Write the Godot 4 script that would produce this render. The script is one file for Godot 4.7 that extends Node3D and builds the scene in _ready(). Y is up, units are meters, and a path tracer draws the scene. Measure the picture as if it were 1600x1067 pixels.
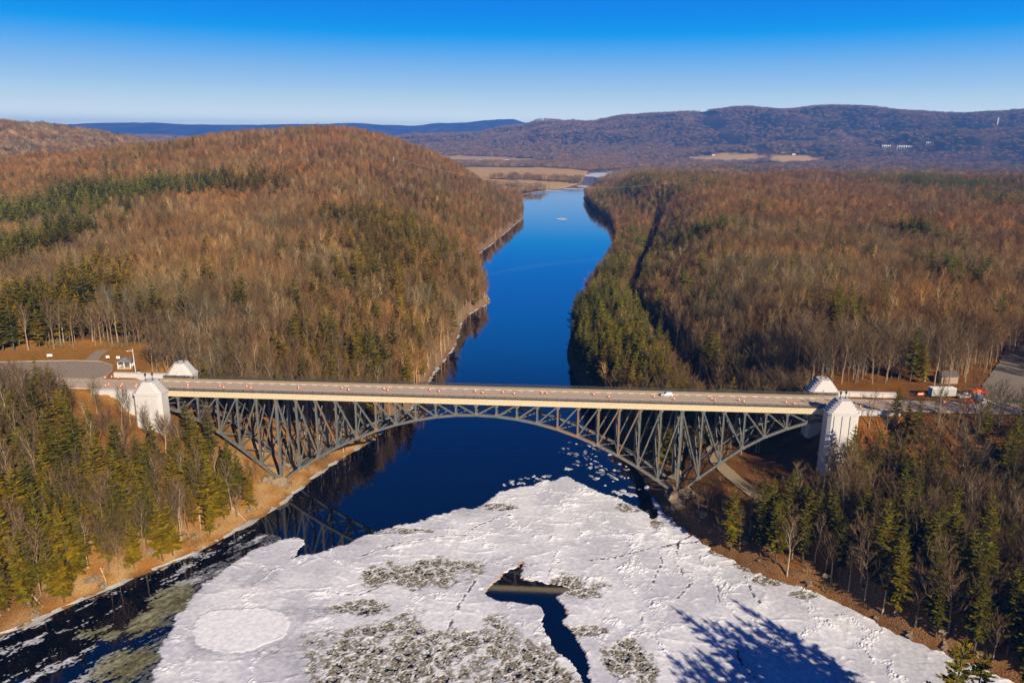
extends Node3D

# ---------------------------------------------------------------- measurements of the place (metres, water level = 0)
const BANK_LEFT := [[260, -230], [150, -160], [103, -123], [86, -112], [80, -106], [70, -100], [60, -93], [50, -85], [39, -78], [27, -73], [17, -68], [4, -65], [-15, -61], [-34, -55], [-48, -49], [-88, -40], [-138, -39], [-204, -34], [-264, -38], [-295, -35], [-335, -24], [-390, -34], [-459, -43], [-582, -60], [-692, -51], [-875, -38], [-1022, -28], [-1314, -45], [-1500, -60], [-1604, -51], [-1735, -7], [-1855, 42], [-2091, 91], [-2624, 128], [-3059, 151], [-3300, 260], [-3500, 420], [-3700, 700], [-4100, 1200]]
const BANK_RIGHT := [[260, 60], [150, 74], [138, 82], [128, 91], [121, 102], [115, 120], [106, 140], [94, 139], [86, 135], [78, 124], [69, 114], [61, 109], [51, 99], [45, 88], [38, 82], [28, 74], [16, 68], [9, 65], [2, 63], [-49, 57], [-100, 47], [-145, 38], [-182, 34], [-262, 38], [-325, 47], [-421, 62], [-598, 87], [-776, 103], [-989, 108], [-1227, 86], [-1480, 84], [-1706, 107], [-2183, 174], [-2652, 237], [-2900, 330], [-3100, 480], [-3300, 760], [-4100, 1300]]
const MOUNTAIN := [[-2400, -6500, 120], [-1271, -6631, 140], [-830, -6699, 168], [-382, -6740, 205], [-74, -6751, 262], [175, -6750, 300], [725, -6717, 325], [1125, -6665, 360], [1560, -6582, 400], [1761, -6534, 386], [2233, -6395, 404], [2370, -6348, 394], [2677, -6230, 362], [3042, -6069, 345], [3230, -5975, 350], [3443, -5861, 362], [3771, -5666, 362], [6000, -4500, 330]]
const FOOTHILLS := [[100, -5200, 30], [700, -5100, 70], [1300, -5000, 105], [1900, -5000, 120], [2500, -4900, 190], [3000, -4700, 255], [4000, -4300, 290], [6000, -3600, 280]]
const FAR_RANGE := [[-12000, -9500, 240], [-9454, -11376, 250], [-8072, -12378, 290], [-7424, -12771, 345], [-6994, -13008, 364], [-6361, -13324, 343], [-5383, -13743, 359], [-4328, -14106, 385], [-3664, -14291, 405], [-2749, -14493, 371], [-2044, -14608, 424], [-850, -14726, 505], [-586, -14739, 450], [-370, -14747, 475], [-9, -14752, 443], [1532, -14676, 430], [8087, -12401, 387]]
const DIRT_ROAD := [[162, -785], [124, -557], [98, -401], [79, -282], [80, -231], [84, -166], [88, -108], [90, -60], [87, -30], [86, -12], [89, 1], [93, 13], [98, 24], [108, 40], [118, 53], [126, 62], [136, 69], [152, 78], [175, 90], [215, 110]]
const CONES := [[-137.8, -12.0], [-135.8, -12.9], [-133.1, -12.4], [-131.9, -4.3], [-132.1, -2.7], [-126.9, -4.3], [-126.4, -2.4], [-121.9, -4.7], [-121.0, -2.6], [-103.7, -5.8], [-102.6, -3.4], [-92.0, -5.7], [-90.0, -4.2], [-82.4, -6.0], [-80.4, -4.8], [-64.1, -7.3], [-63.5, -5.5], [-48.5, -7.3], [-45.5, -5.4], [-33.5, -7.7], [-31.7, -6.0], [-17.2, -7.9], [-13.7, -6.4], [-1.1, -7.5], [1.7, -6.1], [8.7, -7.4], [12.7, -6.0], [22.4, -7.6], [24.0, -7.6], [40.4, -7.7], [45.5, -5.5], [61.2, -6.9], [67.7, -5.1], [80.7, -6.2], [81.6, -4.8], [89.9, -5.7], [91.2, -4.3], [105.4, -4.9], [107.9, -3.6], [115.3, -4.9], [118.0, -3.4], [129.1, -2.2], [141.7, -2.2], [143.3, -3.4], [155.4, -4.0], [155.3, -2.1], [163.7, -4.0], [164.0, -2.2]]
const ICE_FIRM := [[-61.3, 113.5], [-67.8, 92.9], [-71.2, 76.4], [-71.0, 59.7], [-66.9, 44.8], [-59.5, 35.4], [-52.5, 32.1], [-49.8, 35.1], [-51.1, 45.1], [-43.6, 40.9], [-37.1, 35.8], [-29.0, 27.0], [-17.9, 19.8], [-8.4, 12.3], [3.1, 6.7], [6.7, -3.6], [19.0, -11.4], [31.9, -19.1], [36.6, -15.5], [43.3, -7.4], [49.7, -1.8], [56.9, 5.0], [60.8, 12.5], [62.0, 6.9], [61.0, -10.4], [61.2, -19.5], [63.8, -19.2], [66.2, -0.5], [69.2, 8.9], [73.3, 16.2], [78.5, 27.4], [85.8, 39.0], [91.5, 46.6], [103.1, 53.3], [113.5, 63.0], [118.8, 70.9], [130.3, 80.7], [146.1, 89.9], [150, 130], [-61, 130]]
const ICE_LEAD := [[8.1, 59.8], [11.1, 52.1], [15.3, 46.7], [18.6, 42.9], [17.8, 51.0], [24.8, 52.8], [31.5, 55.5], [29.0, 60.4], [29.9, 63.4], [31.6, 67.6], [30.5, 71.9], [32.6, 75.8], [35.6, 83.2], [37.1, 89.0], [35.9, 96.8], [34.8, 93.9], [30.9, 86.0], [27.3, 80.1], [26.6, 75.7], [24.0, 71.5], [25.1, 68.1], [24.2, 64.1], [18.0, 62.7], [10.9, 61.7]]
const ICE_STREAK := [[-125, 96], [-117.9, 93.5], [-110.3, 88.5], [-104.7, 82.0], [-99.0, 72.0], [-92.2, 61.9], [-84.0, 52.2], [-77.2, 41.8], [-70.8, 30.2], [-59.9, 34.3], [-66.9, 44.8], [-71.0, 59.7], [-71.2, 76.4], [-67.8, 92.9], [-61.3, 113.5], [-61, 130], [-125, 130]]
const ICE_DIRT := [[79.5, 33.0, 4.0, 3.0], [84.0, 40.0, 4.0, 3.2], [89.5, 47.5, 4.5, 2.6], [61.5, 17.0, 3.0, 4.0], [98.0, 53.5, 5.0, 1.8], [52.0, 4.5, 4.0, 3.0], [-20.0, 26.0, 9.0, 2.2], [6.0, 7.5, 6.0, 3.0], [-13.9, 52.3, 16.6, 6.1], [-3.6, 46.3, 11.3, 4.0], [-2.0, 88.0, 31.0, 14.0], [-12.7, 91.4, 12.2, 6.6], [-24.7, 68.8, 7.7, 3.9], [35.7, 53.6, 8.2, 4.6], [44.9, 85.0, 6.2, 9.2], [38.4, 74.1, 4.9, 2.1], [-12.2, 79.0, 13.0, 3.6], [49.5, 91.6, 3.0, 6.5], [21.0, 91.3, 9.1, 6.6]]
const ICE_GREEN := [[-75.5, 69.4, 8.6, 8.3], [-78.1, 79.6, 6.6, 10.0], [-86.4, 84.2, 8.0, 3.0], [-73.4, 95.6, 7.6, 8.5]]
const ICE_GRAY := [[-33.0, 88.0, 13.0, 13.0], [-28.6, 90.1, 9.2, 9.9], [-45.8, 73.1, 6.7, 5.4], [-4.0, 11.9, 9.7, 4.5], [-59.1, 82.3, 6.5, 11.9], [-57.2, 57.1, 9.1, 5.7], [-37.4, 72.5, 6.7, 6.7], [-37.3, 35.0, 11.9, 2.3]]
const BLUFF_PINES := [[120.5, 126.5, 0.92], [112.0, 131.5, 0.85], [108.2, 132.5, 0.90], [114.5, 135.5, 0.80], [101.5, 142.5, 0.82], [98.0, 144.5, 0.86], [93.5, 150.0, 0.85], [105.0, 139.0, 0.7], [116.5, 129.5, 0.85], [110.5, 128.5, 0.8], [103.5, 145.0, 0.85], [95.5, 147.0, 0.9], [107.5, 136.0, 0.75], [100.0, 148.5, 0.85], [98.5, 126.0, 1.15], [103.5, 124.5, 0.95], [96.0, 137.0, 0.6]]
const ICE_CRACKS := [[[75.4, 20.1], [74.3, 24.3], [71.8, 26.9], [64.4, 28.7], [54.0, 33.3], [46.2, 38.0], [38.0, 40.1]], [[13.3, 12.0], [7.2, 16.6], [2.4, 21.3], [-0.6, 26.6]], [[72.5, 21.6], [59.9, 33.3], [59.8, 39.9], [56.4, 48.8], [54.2, 55.5]], [[73.0, 46.0], [73.9, 52.5], [72.5, 60.3]], [[30.4, 41.4], [19.0, 44.7], [7.6, 44.4], [-2.9, 51.5]], [[50.6, 66.3], [56.5, 60.0], [62.0, 58.1], [69.3, 46.2]], [[50.6, 66.3], [51.6, 73.1], [47.1, 77.4]], [[0.6, 76.7], [2.4, 63.8], [5.6, 52.5]], [[-31.2, 42.9], [-21.3, 34.6], [-8.1, 28.8], [6.0, 26.9]], [[-20.2, 57.7], [-26.2, 62.8], [-40.7, 62.3]], [[73.2, 78.1], [73.1, 85.4], [75.5, 91.3]], [[83.2, 45.2], [83.3, 50.2], [83.2, 56.5], [84.7, 60.9]], [[66.5, 28.1], [63.8, 39.6], [65.5, 46.5]]]
const PINES := [[-408, -363, 32, 74], [-401, -423, 40, 78], [-371, -454, 35, 78], [-328, -492, 24, 42], [-287, -519, 30, 35], [-310, -205, 12, 79], [-205, -64, 14, 60], [-1053, -1357, 60, 100], [-982, -1476, 51, 250], [-500, -746, 40, 200], [-231, -165, 8, 18], [-145, -384, 14, 31], [-106, -286, 11, 34], [-108, -397, 32, 76], [-124, -617, 60, 96], [-109, -747, 80, 86], [-75, -987, 100, 127], [-79, -328, 29, 75], [-92, -202, 9, 35], [-56, -156, 26, 31], [-64, -89, 16, 16], [-80, -66, 12, 12], [-81, -225, 9, 23], [-83, -462, 45, 90], [-164, -383, 8, 24], [56, -223, 24, 85], [76, -350, 16, 80], [116, -590, 20, 103], [66, -127, 22, 30], [77, -89, 12, 14], [159, -1188, 90, 150], [229, -549, 8, 36], [312, -385, 8, 38], [253, -200, 8, 25], [547, -679, 35, 150], [629, -1066, 52, 180], [732, -2613, 100, 250], [802, -2133, 125, 250], [200, -891, 40, 46], [686, -1078, 46, 180], [144, -402, 20, 32], [112, -173, 8, 13], [154, -91, 8, 13], [160, -24, 8, 10], [173, -1787, 120, 200], [253, -984, 26, 75]]
const FIELDS := [[-600, -4350, 600, 440], [-260, -2760, 600, 560], [-80, -1960, 220, 200], [-420, -2120, 260, 190], [1000, -4350, 220, 170], [1350, -4250, 140, 150], [620, -3650, 170, 90], [1550, -3750, 200, 90], [1120, -3400, 150, 70], [-1000, -4700, 350, 300]]
const TOP := 34.5   # underside of the deck
const PANEL := 7.0

var eye := Vector3(26.0, 121.7, 247.5)
var cam: Camera3D
var look: Basis
var mats := {}
var used := {}
var bank_l := PackedFloat32Array()
var bank_r := PackedFloat32Array()
var n_hill := FastNoiseLite.new()
var n_big := FastNoiseLite.new()
var n_fine := FastNoiseLite.new()

# ---------------------------------------------------------------- mesh builder
class MB:
	var v := PackedVector3Array()
	var n := PackedVector3Array()
	var c := PackedColorArray()
	var col := Color.WHITE
	func tri(a: Vector3, b: Vector3, d: Vector3) -> void:   # counter-clockwise seen from outside
		var m := (b - a).cross(d - a).normalized()
		v.append(a); v.append(d); v.append(b)
		n.append(m); n.append(m); n.append(m)
		c.append(col); c.append(col); c.append(col)
	func quad(a: Vector3, b: Vector3, d: Vector3, e: Vector3) -> void:
		tri(a, b, d); tri(a, d, e)
	func hexa(p: Array) -> void:   # p: four corners below, counter-clockwise from above, then the four above them
		quad(p[3], p[2], p[1], p[0]); quad(p[4], p[5], p[6], p[7])
		for i in 4:
			var j := (i + 1) % 4
			quad(p[i], p[j], p[j + 4], p[i + 4])
	func box(at: Vector3, s: Vector3, b := Basis.IDENTITY) -> void:
		var p := []
		for y in [-0.5, 0.5]:
			for q in [Vector2(-0.5, 0.5), Vector2(0.5, 0.5), Vector2(0.5, -0.5), Vector2(-0.5, -0.5)]:
				p.append(at + b * Vector3(q.x * s.x, y * s.y, q.y * s.z))
		hexa(p)
	func beam(a: Vector3, b: Vector3, w: float, d: float, side := Vector3(0, 0, 1)) -> void:   # d is the size along side
		var y := (b - a)
		var l := y.length()
		y = y / l
		var x := y.cross(side).normalized()
		var z := x.cross(y).normalized()
		box((a + b) * 0.5, Vector3(w, l, d), Basis(x, y, z))
	func frustum(at: Vector3, y0: float, y1: float, hx0: float, hz0: float, hx1: float, hz1: float, cut := 0.0) -> void:   # corners cut off by a share
		var lo := ring(at, y0, hx0, hz0, cut)
		var hi := ring(at, y1, hx1, hz1, cut)
		var k := lo.size()
		for i in k:
			var j := (i + 1) % k
			quad(lo[i], lo[j], hi[j], hi[i])
		for i in range(1, k - 1):
			tri(hi[0], hi[i], hi[i + 1])
			tri(lo[0], lo[i + 1], lo[i])
	func ring(at: Vector3, y: float, hx: float, hz: float, cut: float) -> Array:
		var q := minf(hx, hz) * cut
		var r := []
		if cut <= 0.0:
			for e in [[-1, 1], [1, 1], [1, -1], [-1, -1]]:
				r.append(at + Vector3(hx * e[0], y, hz * e[1]))
			return r
		for e in [[-hx, hz - q], [-hx + q, hz], [hx - q, hz], [hx, hz - q], [hx, -hz + q], [hx - q, -hz], [-hx + q, -hz], [-hx, -hz + q]]:
			r.append(at + Vector3(e[0], y, e[1]))
		return r
	func tube(pts: Array, radii: Array, sides: int) -> void:
		var last := []
		for i in pts.size():
			var d: Vector3 = (pts[mini(i + 1, pts.size() - 1)] - pts[maxi(i - 1, 0)]).normalized()
			var x := d.cross(Vector3(0.31, 0.2, 0.93)).normalized()
			var z := d.cross(x)
			var r := []
			for s in sides:
				var t := TAU * s / sides
				r.append(pts[i] + (x * cos(t) + z * sin(t)) * radii[i])
			if i:
				for s in sides:
					var u := (s + 1) % sides
					quad(last[s], last[u], r[u], r[s])
			last = r
	func lathe(at: Vector3, prof: Array, sides: int) -> void:   # [radius, height] pairs
		for i in prof.size() - 1:
			for s in sides:
				var t := TAU * s / sides
				var u := TAU * (s + 1) / sides
				var a := Vector3(cos(t), 0, -sin(t))
				var b := Vector3(cos(u), 0, -sin(u))
				quad(at + a * prof[i][0] + Vector3(0, prof[i][1], 0), at + b * prof[i][0] + Vector3(0, prof[i][1], 0), at + b * prof[i + 1][0] + Vector3(0, prof[i + 1][1], 0), at + a * prof[i + 1][0] + Vector3(0, prof[i + 1][1], 0))
	func mesh(m: Material) -> ArrayMesh:
		var a := []
		a.resize(Mesh.ARRAY_MAX)
		a[Mesh.ARRAY_VERTEX] = v
		a[Mesh.ARRAY_NORMAL] = n
		a[Mesh.ARRAY_COLOR] = c
		var r := ArrayMesh.new()
		r.add_surface_from_arrays(Mesh.PRIMITIVE_TRIANGLES, a)
		r.surface_set_material(0, m)
		return r

func numbered(called: String) -> String:
	var k: int = used.get(called, 0)
	used[called] = k + 1
	return called if k == 0 else "%s_%03d" % [called, k]

func tag(o: Node3D, label := "", category := "", group := "", kind := "") -> Node3D:
	if label: o.set_meta("label", label)
	if category: o.set_meta("category", category)
	if group: o.set_meta("group", group)
	if kind: o.set_meta("kind", kind)
	return o

func thing(called: String, at := Vector3.ZERO, turn := 0.0) -> Node3D:
	var o := Node3D.new()
	o.name = numbered(called)
	add_child(o)
	o.position = at
	o.rotation.y = turn
	return o

func part(called: String, me: Mesh, parent: Node3D, at := Vector3.ZERO) -> MeshInstance3D:
	var o := MeshInstance3D.new()
	o.name = called
	o.mesh = me
	o.position = at
	parent.add_child(o, true)
	return o

func solo(called: String, me: Mesh, at := Vector3.ZERO) -> MeshInstance3D:
	var o := MeshInstance3D.new()
	o.name = numbered(called)
	o.mesh = me
	o.position = at
	add_child(o)
	return o

func lin(r: float, g: float, b: float) -> Color:
	return Color(r, g, b).linear_to_srgb()

func noise_tex(freq: float, lo: Color, hi: Color, seed_ := 1, kind := FastNoiseLite.TYPE_SIMPLEX_SMOOTH, oct := 4, size := 512) -> NoiseTexture2D:
	var f := FastNoiseLite.new()
	f.noise_type = kind
	f.seed = seed_
	f.frequency = freq
	f.fractal_octaves = oct
	var g := Gradient.new()
	g.set_color(0, lo)
	g.set_color(1, hi)
	var t := NoiseTexture2D.new()
	t.width = size
	t.height = size
	t.seamless = true
	t.noise = f
	t.color_ramp = g
	return t

func bump_tex(freq: float, seed_ := 1, kind := FastNoiseLite.TYPE_SIMPLEX_SMOOTH, oct := 4, size := 512) -> NoiseTexture2D:
	return noise_tex(freq, Color.BLACK, Color.WHITE, seed_, kind, oct, size)

func mat(called: String, c: Color, rough := 0.85, metal := 0.0) -> StandardMaterial3D:
	var m := StandardMaterial3D.new()
	m.resource_name = called
	m.albedo_color = c
	m.roughness = rough
	m.metallic = metal
	mats[called] = m
	return m

func worn(called: String, c: Color, tile: float, lo: float, seed_: int, rough := 0.85, relief := 0.0) -> StandardMaterial3D:   # plain colour with grain
	var m := mat(called, c, rough)
	m.albedo_texture = noise_tex(0.02, Color(lo, lo, lo), Color.WHITE, seed_, FastNoiseLite.TYPE_SIMPLEX_SMOOTH, 5)
	m.uv1_triplanar = true
	m.uv1_world_triplanar = true
	m.uv1_scale = Vector3.ONE / tile
	if relief > 0.0:
		m.heightmap_enabled = true
		m.heightmap_texture = bump_tex(0.03, seed_ + 7)
		m.heightmap_scale = relief
	return m

func vcol(called: String, rough := 0.9) -> StandardMaterial3D:
	var m := mat(called, Color.WHITE, rough)
	m.vertex_color_use_as_albedo = true
	m.specular_mode = BaseMaterial3D.SPECULAR_DISABLED
	return m

# ---------------------------------------------------------------- terrain
func ss(a: float, b: float, x: float) -> float:
	var t := clampf((x - a) / (b - a), 0.0, 1.0)
	return t * t * (3.0 - 2.0 * t)

func gs(x: float, z: float, cx: float, cz: float, sx: float, sz: float) -> float:
	var a := (x - cx) / sx
	var b := (z - cz) / sz
	return exp(-a * a - b * b)

func table(t: Array) -> PackedFloat32Array:
	var out := PackedFloat32Array()
	var k := 0
	for i in 1090:
		var z := 260.0 - 4.0 * i
		while k < t.size() - 2 and t[k + 1][0] > z:
			k += 1
		out.append(lerpf(t[k][1], t[k + 1][1], clampf((t[k][0] - z) / float(t[k][0] - t[k + 1][0]), 0.0, 1.0)))
	return out

func bank(t: PackedFloat32Array, z: float) -> float:
	var f := clampf((260.0 - z) / 4.0, 0.0, 1088.0)
	var i := int(f)
	return lerpf(t[i], t[i + 1], f - i)

func ridge(t: Array, x: float, z: float, spread: float) -> float:
	var k := 0
	while k < t.size() - 2 and t[k + 1][0] < x:
		k += 1
	var f := clampf((x - t[k][0]) / float(t[k + 1][0] - t[k][0]), 0.0, 1.0)
	f = f * f * (3.0 - 2.0 * f)
	var d := (z - lerpf(t[k][1], t[k + 1][1], f)) / spread
	return lerpf(t[k][2], t[k + 1][2], f) * exp(-d * d)

func road_near(x: float, z: float) -> Vector2:   # (distance to the dirt road, its height there)
	var best := 1e9
	for i in DIRT_ROAD.size() - 1:
		var a := Vector2(DIRT_ROAD[i][0], DIRT_ROAD[i][1])
		var b := Vector2(DIRT_ROAD[i + 1][0], DIRT_ROAD[i + 1][1])
		var p := Vector2(x, z)
		best = minf(best, p.distance_to(Geometry2D.get_closest_point_to_segment(p, a, b)))
	return Vector2(best, 10.5)

func ground(x: float, z: float) -> float:
	var l := bank(bank_l, z) - x
	var r := x - bank(bank_r, z)
	var n := -z
	var h := 0.0
	if l > 0.0:
		var s := 45.0 + 55.0 * ss(150, 900, n) + 22.0 * ss(4, 40, z)
		var ex := (x + 420.0) / 620.0
		var plat := 36.0 + 48.0 * ss(60, 900, n) * exp(-ex * ex) + 40.0 * gs(x, z, -360, -1060, 225, 360)
		var drop := ss(1150, 1500, n + 0.35 * (x + 300.0))
		plat = lerpf(plat, 5.0, drop)
		h = plat * (1.0 - exp(-pow(l / s, 1.35))) + 1.2 * ss(0, 3, l)
		h += 140.0 * gs(x, z, -1500, -1900, 520, 520) + 70.0 * gs(x, z, -2300, -3300, 900, 700) + 45.0 * gs(x, z, -1500, -4200, 500, 500)
		h += n_hill.get_noise_2d(x, z) * 9.0 * ss(30, 200, l) * (1.0 - drop) * ss(60, 200, n)
		h += n_fine.get_noise_2d(x, z) * 1.3 * ss(3, 25, l)
		if x > -270.0 and z > -70.0 and z < 30.0:   # the level ground of the car park and road
			h = lerpf(h, 35.7, ss(-121, -127, x) * ss(7, 2, z) * ss(-62, -46, z) * ss(-270, -240, x))
	elif r > 0.0:
		var plat := 36.0 + 12.0 * ss(100, 700, n)
		plat = lerpf(plat, 16.0, ss(1000, 2300, n - 0.1 * x + 350.0 * n_hill.get_noise_2d(x * 0.5, z * 0.5)))
		h = 4.5 * ss(0, 7, r) + 6.0 * ss(5, 34, r) + (plat - 10.5) * ss(34, 92.0 + 20.0 * ss(50, 300, n) + 75.0 * ss(4, 30, z), r)
		h += n_hill.get_noise_2d(x, z) * 9.0 * ss(100, 260, r) * ss(60, 200, n) + 14.0 * n_hill.get_noise_2d(x * 0.35 + 70.0, z * 0.35) * ss(500, 1100, n) * ss(100, 400, r)
		h += n_fine.get_noise_2d(x, z) * 1.3 * ss(6, 25, r)
		if z > 84.0:
			h += 4.0 * ss(112, 124, z) * ss(2, 16, r)
		if x > 110.0 and z > -90.0 and z < 40.0:
			h = lerpf(h, 35.7, ss(121, 127, x) * ss(9, 3, z) * ss(-85, -70, z) * ss(330, 280, x))
		if r < 90.0 and z > -820.0:
			var q := road_near(x, z)
			if q.x < 9.0:
				h = lerpf(q.y, h, ss(2.6, 8.0, q.x))
	elif n > 3800.0:
		h = 5.0
	else:
		return -3.5 * ss(0, 9, minf(-l, -r)) - 0.05
	if n > 2400.0:
		var far := ss(2600, 4500, n)
		var m := maxf(maxf(ridge(MOUNTAIN, x, z, 1300.0), ridge(FOOTHILLS, x, z, 700.0)), ridge(FAR_RANGE, x, z, 2500.0))
		m *= 1.0 + 0.34 * n_big.get_noise_2d(x, z) * (1.0 - ss(0.55, 0.85, m / 420.0) * 0.85)
		h = maxf(h, m * far + 4.0 * far)
	return h

func in_view(p: Vector3, margin: float) -> bool:
	var d := look.inverse() * (p - eye)
	if d.z > -20.0:
		return false
	var u := 800.0 - 1200.0 * d.x / d.z
	var w := 533.5 + 1200.0 * d.y / d.z
	return u > -margin and u < 1600.0 + margin and w > -200.0 and w < 1067.0 + margin * 1.6

func field_at(x: float, z: float) -> float:
	var best := 0.0
	for f in FIELDS:
		var a: float = (x - f[0]) / f[2]
		var b: float = (z - f[1]) / f[3]
		best = maxf(best, 1.0 - sqrt(a * a + b * b) + 0.25 * n_hill.get_noise_2d(x * 0.7, z * 0.7))
	return ss(0.02, 0.08, best)

func pine_share(x: float, z: float) -> float:
	var d := Vector2(x - eye.x, z - eye.z).length()
	var l := bank(bank_l, z) - x
	var r := x - bank(bank_r, z)
	var s := 0.016
	for i in PINES.size():
		var p: Array = PINES[i]
		var a: float = (x - p[0]) / (p[2] * 1.15)
		var b: float = (z - p[1]) / (p[3] * 1.15)
		s += exp(-a * a - b * b) * (1.25 if i < 7 else (0.75 if p[0] > 110 else 0.34))
	if l > 0.0 and z > -16.0:
		s = 0.66 - 0.40 * ss(60, 85, l) if z > 6.0 else 0.15
	elif l > 0.0 and z > -1000.0 and l < 120.0:
		s += 0.025
	if r > 0.0 and z > 84.0:
		s = 0.9
	elif r > 0.0 and z > 2.0:
		s = 0.58 if r < 28.0 else 0.22
	elif r > 0.0 and r < 55.0 and z > -700.0:
		s += 0.12 + 0.4 * ss(-320, -230, z) * ss(34, 18, r)
	if d > 1500.0:
		s += 0.35 * ss(0.05, 0.3, n_hill.get_noise_2d(x * 0.45 + 900.0, z * 0.45)) + (0.3 * ss(300, 1400, x) if z < -2500.0 else 0.0)
	return s

func _ready() -> void:
	# camera
	cam = Camera3D.new()
	cam.name = "camera"
	look = Basis(Vector3.UP, 0.056) * Basis(Vector3.RIGHT, -0.2555) * Basis(Vector3.BACK, 0.009)
	cam.transform = Transform3D(look, eye)
	cam.fov = rad_to_deg(2.0 * atan(533.5 / 1200.0))
	cam.near = 1.0
	cam.far = 40000.0
	add_child(cam)
	# sky: a clear winter day, pale at the horizon and quickly deep blue
	var stops := [[-90.0, 0.06, 0.07, 0.08], [-2.0, 1.1, 1.15, 0.88], [0.0, 1.2, 1.26, 0.95], [1.2, 1.05, 1.12, 0.88], [2.2, 0.63, 0.72, 0.68], [2.8, 0.45, 0.59, 0.61], [4.0, 0.25, 0.415, 0.57], [6.9, 0.011, 0.222, 0.546], [9.4, 0.0, 0.137, 0.51], [14.0, 0.0, 0.112, 0.44], [20.0, 0.0, 0.036, 0.20], [28.0, 0.0, 0.021, 0.13], [45.0, 0.0, 0.016, 0.11], [90.0, 0.0, 0.013, 0.095]]
	var im := Image.create(16, 1440, false, Image.FORMAT_RGBF)
	for y in 1440:
		var el := 90.0 - (y + 0.5) / 8.0
		var c := [0.0, 0.0, 0.0]
		for i in stops.size() - 1:
			var a: Array = stops[i]
			var b: Array = stops[i + 1]
			if el >= a[0] and el <= b[0]:
				var t: float = (el - a[0]) / (b[0] - a[0])
				for k in 3:
					var m0: float = 0.0 if i == 0 else (b[k + 1] - stops[i - 1][k + 1]) / (b[0] - stops[i - 1][0]) * (b[0] - a[0])
					var m1: float = 0.0 if i == stops.size() - 2 else (stops[i + 2][k + 1] - a[k + 1]) / (stops[i + 2][0] - a[0]) * (b[0] - a[0])
					var t2 := t * t
					var t3 := t2 * t
					c[k] = clampf((2.0 * t3 - 3.0 * t2 + 1.0) * a[k + 1] + (t3 - 2.0 * t2 + t) * m0 + (3.0 * t2 - 2.0 * t3) * b[k + 1] + (t3 - t2) * m1, minf(a[k + 1], b[k + 1]), maxf(a[k + 1], b[k + 1]))
		for x in 16:
			im.set_pixel(x, y, Color(c[0], c[1], c[2]))
	var sky_mat := PanoramaSkyMaterial.new()
	sky_mat.panorama = ImageTexture.create_from_image(im)
	var sky := Sky.new()
	sky.sky_material = sky_mat
	var env := Environment.new()
	env.background_mode = Environment.BG_SKY
	env.sky = sky
	env.tonemap_mode = Environment.TONE_MAPPER_LINEAR
	env.tonemap_exposure = 1.7
	env.sdfgi_enabled = true
	env.ssao_enabled = true
	env.ssil_enabled = true
	env.fog_enabled = true
	env.fog_density = 0.00008
	env.fog_light_color = Color(0.30, 0.60, 1.0)
	var we := WorldEnvironment.new()
	we.name = "environment"
	we.environment = env
	add_child(we)
	# the low winter sun, behind the camera to the right
	var sun := DirectionalLight3D.new()
	sun.name = "sun"
	sun.light_color = Color(1.0, 0.93, 0.82)
	sun.light_energy = 1.6
	sun.light_angular_distance = 0.5
	sun.shadow_enabled = true
	add_child(sun)
	var e := deg_to_rad(27.0)
	sun.look_at_from_position(Vector3.ZERO, Vector3(-0.53 * cos(e), -sin(e), -0.85 * cos(e)))

	n_hill.seed = 7
	n_hill.frequency = 0.006
	n_hill.fractal_octaves = 4
	n_big.seed = 8
	n_big.frequency = 0.0011
	n_big.fractal_octaves = 4
	n_fine.seed = 9
	n_fine.frequency = 0.06
	n_fine.fractal_octaves = 3
	bank_l = table(BANK_LEFT)
	bank_r = table(BANK_RIGHT)
	land()
	water()
	ice()
	bridge()
	approaches()
	forest()
	undergrowth()
	loose_ice()
	objects()

# ---------------------------------------------------------------- land, water and ice
func steps(a: float, b: float, core_lo: float, core_hi: float, fine: float, grow: float, most: float) -> PackedFloat32Array:
	var out := PackedFloat32Array()
	var x := core_lo
	var low := []
	while x > a:
		x -= minf(most, fine + (core_lo - x) * grow)
		low.append(x)
	low.reverse()
	out.append_array(PackedFloat32Array(low))
	x = core_lo
	while x < core_hi:
		out.append(x)
		x += fine
	while x < b:
		out.append(x)
		x += minf(most, fine + (x - core_hi) * grow)
	out.append(b)
	return out

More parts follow.
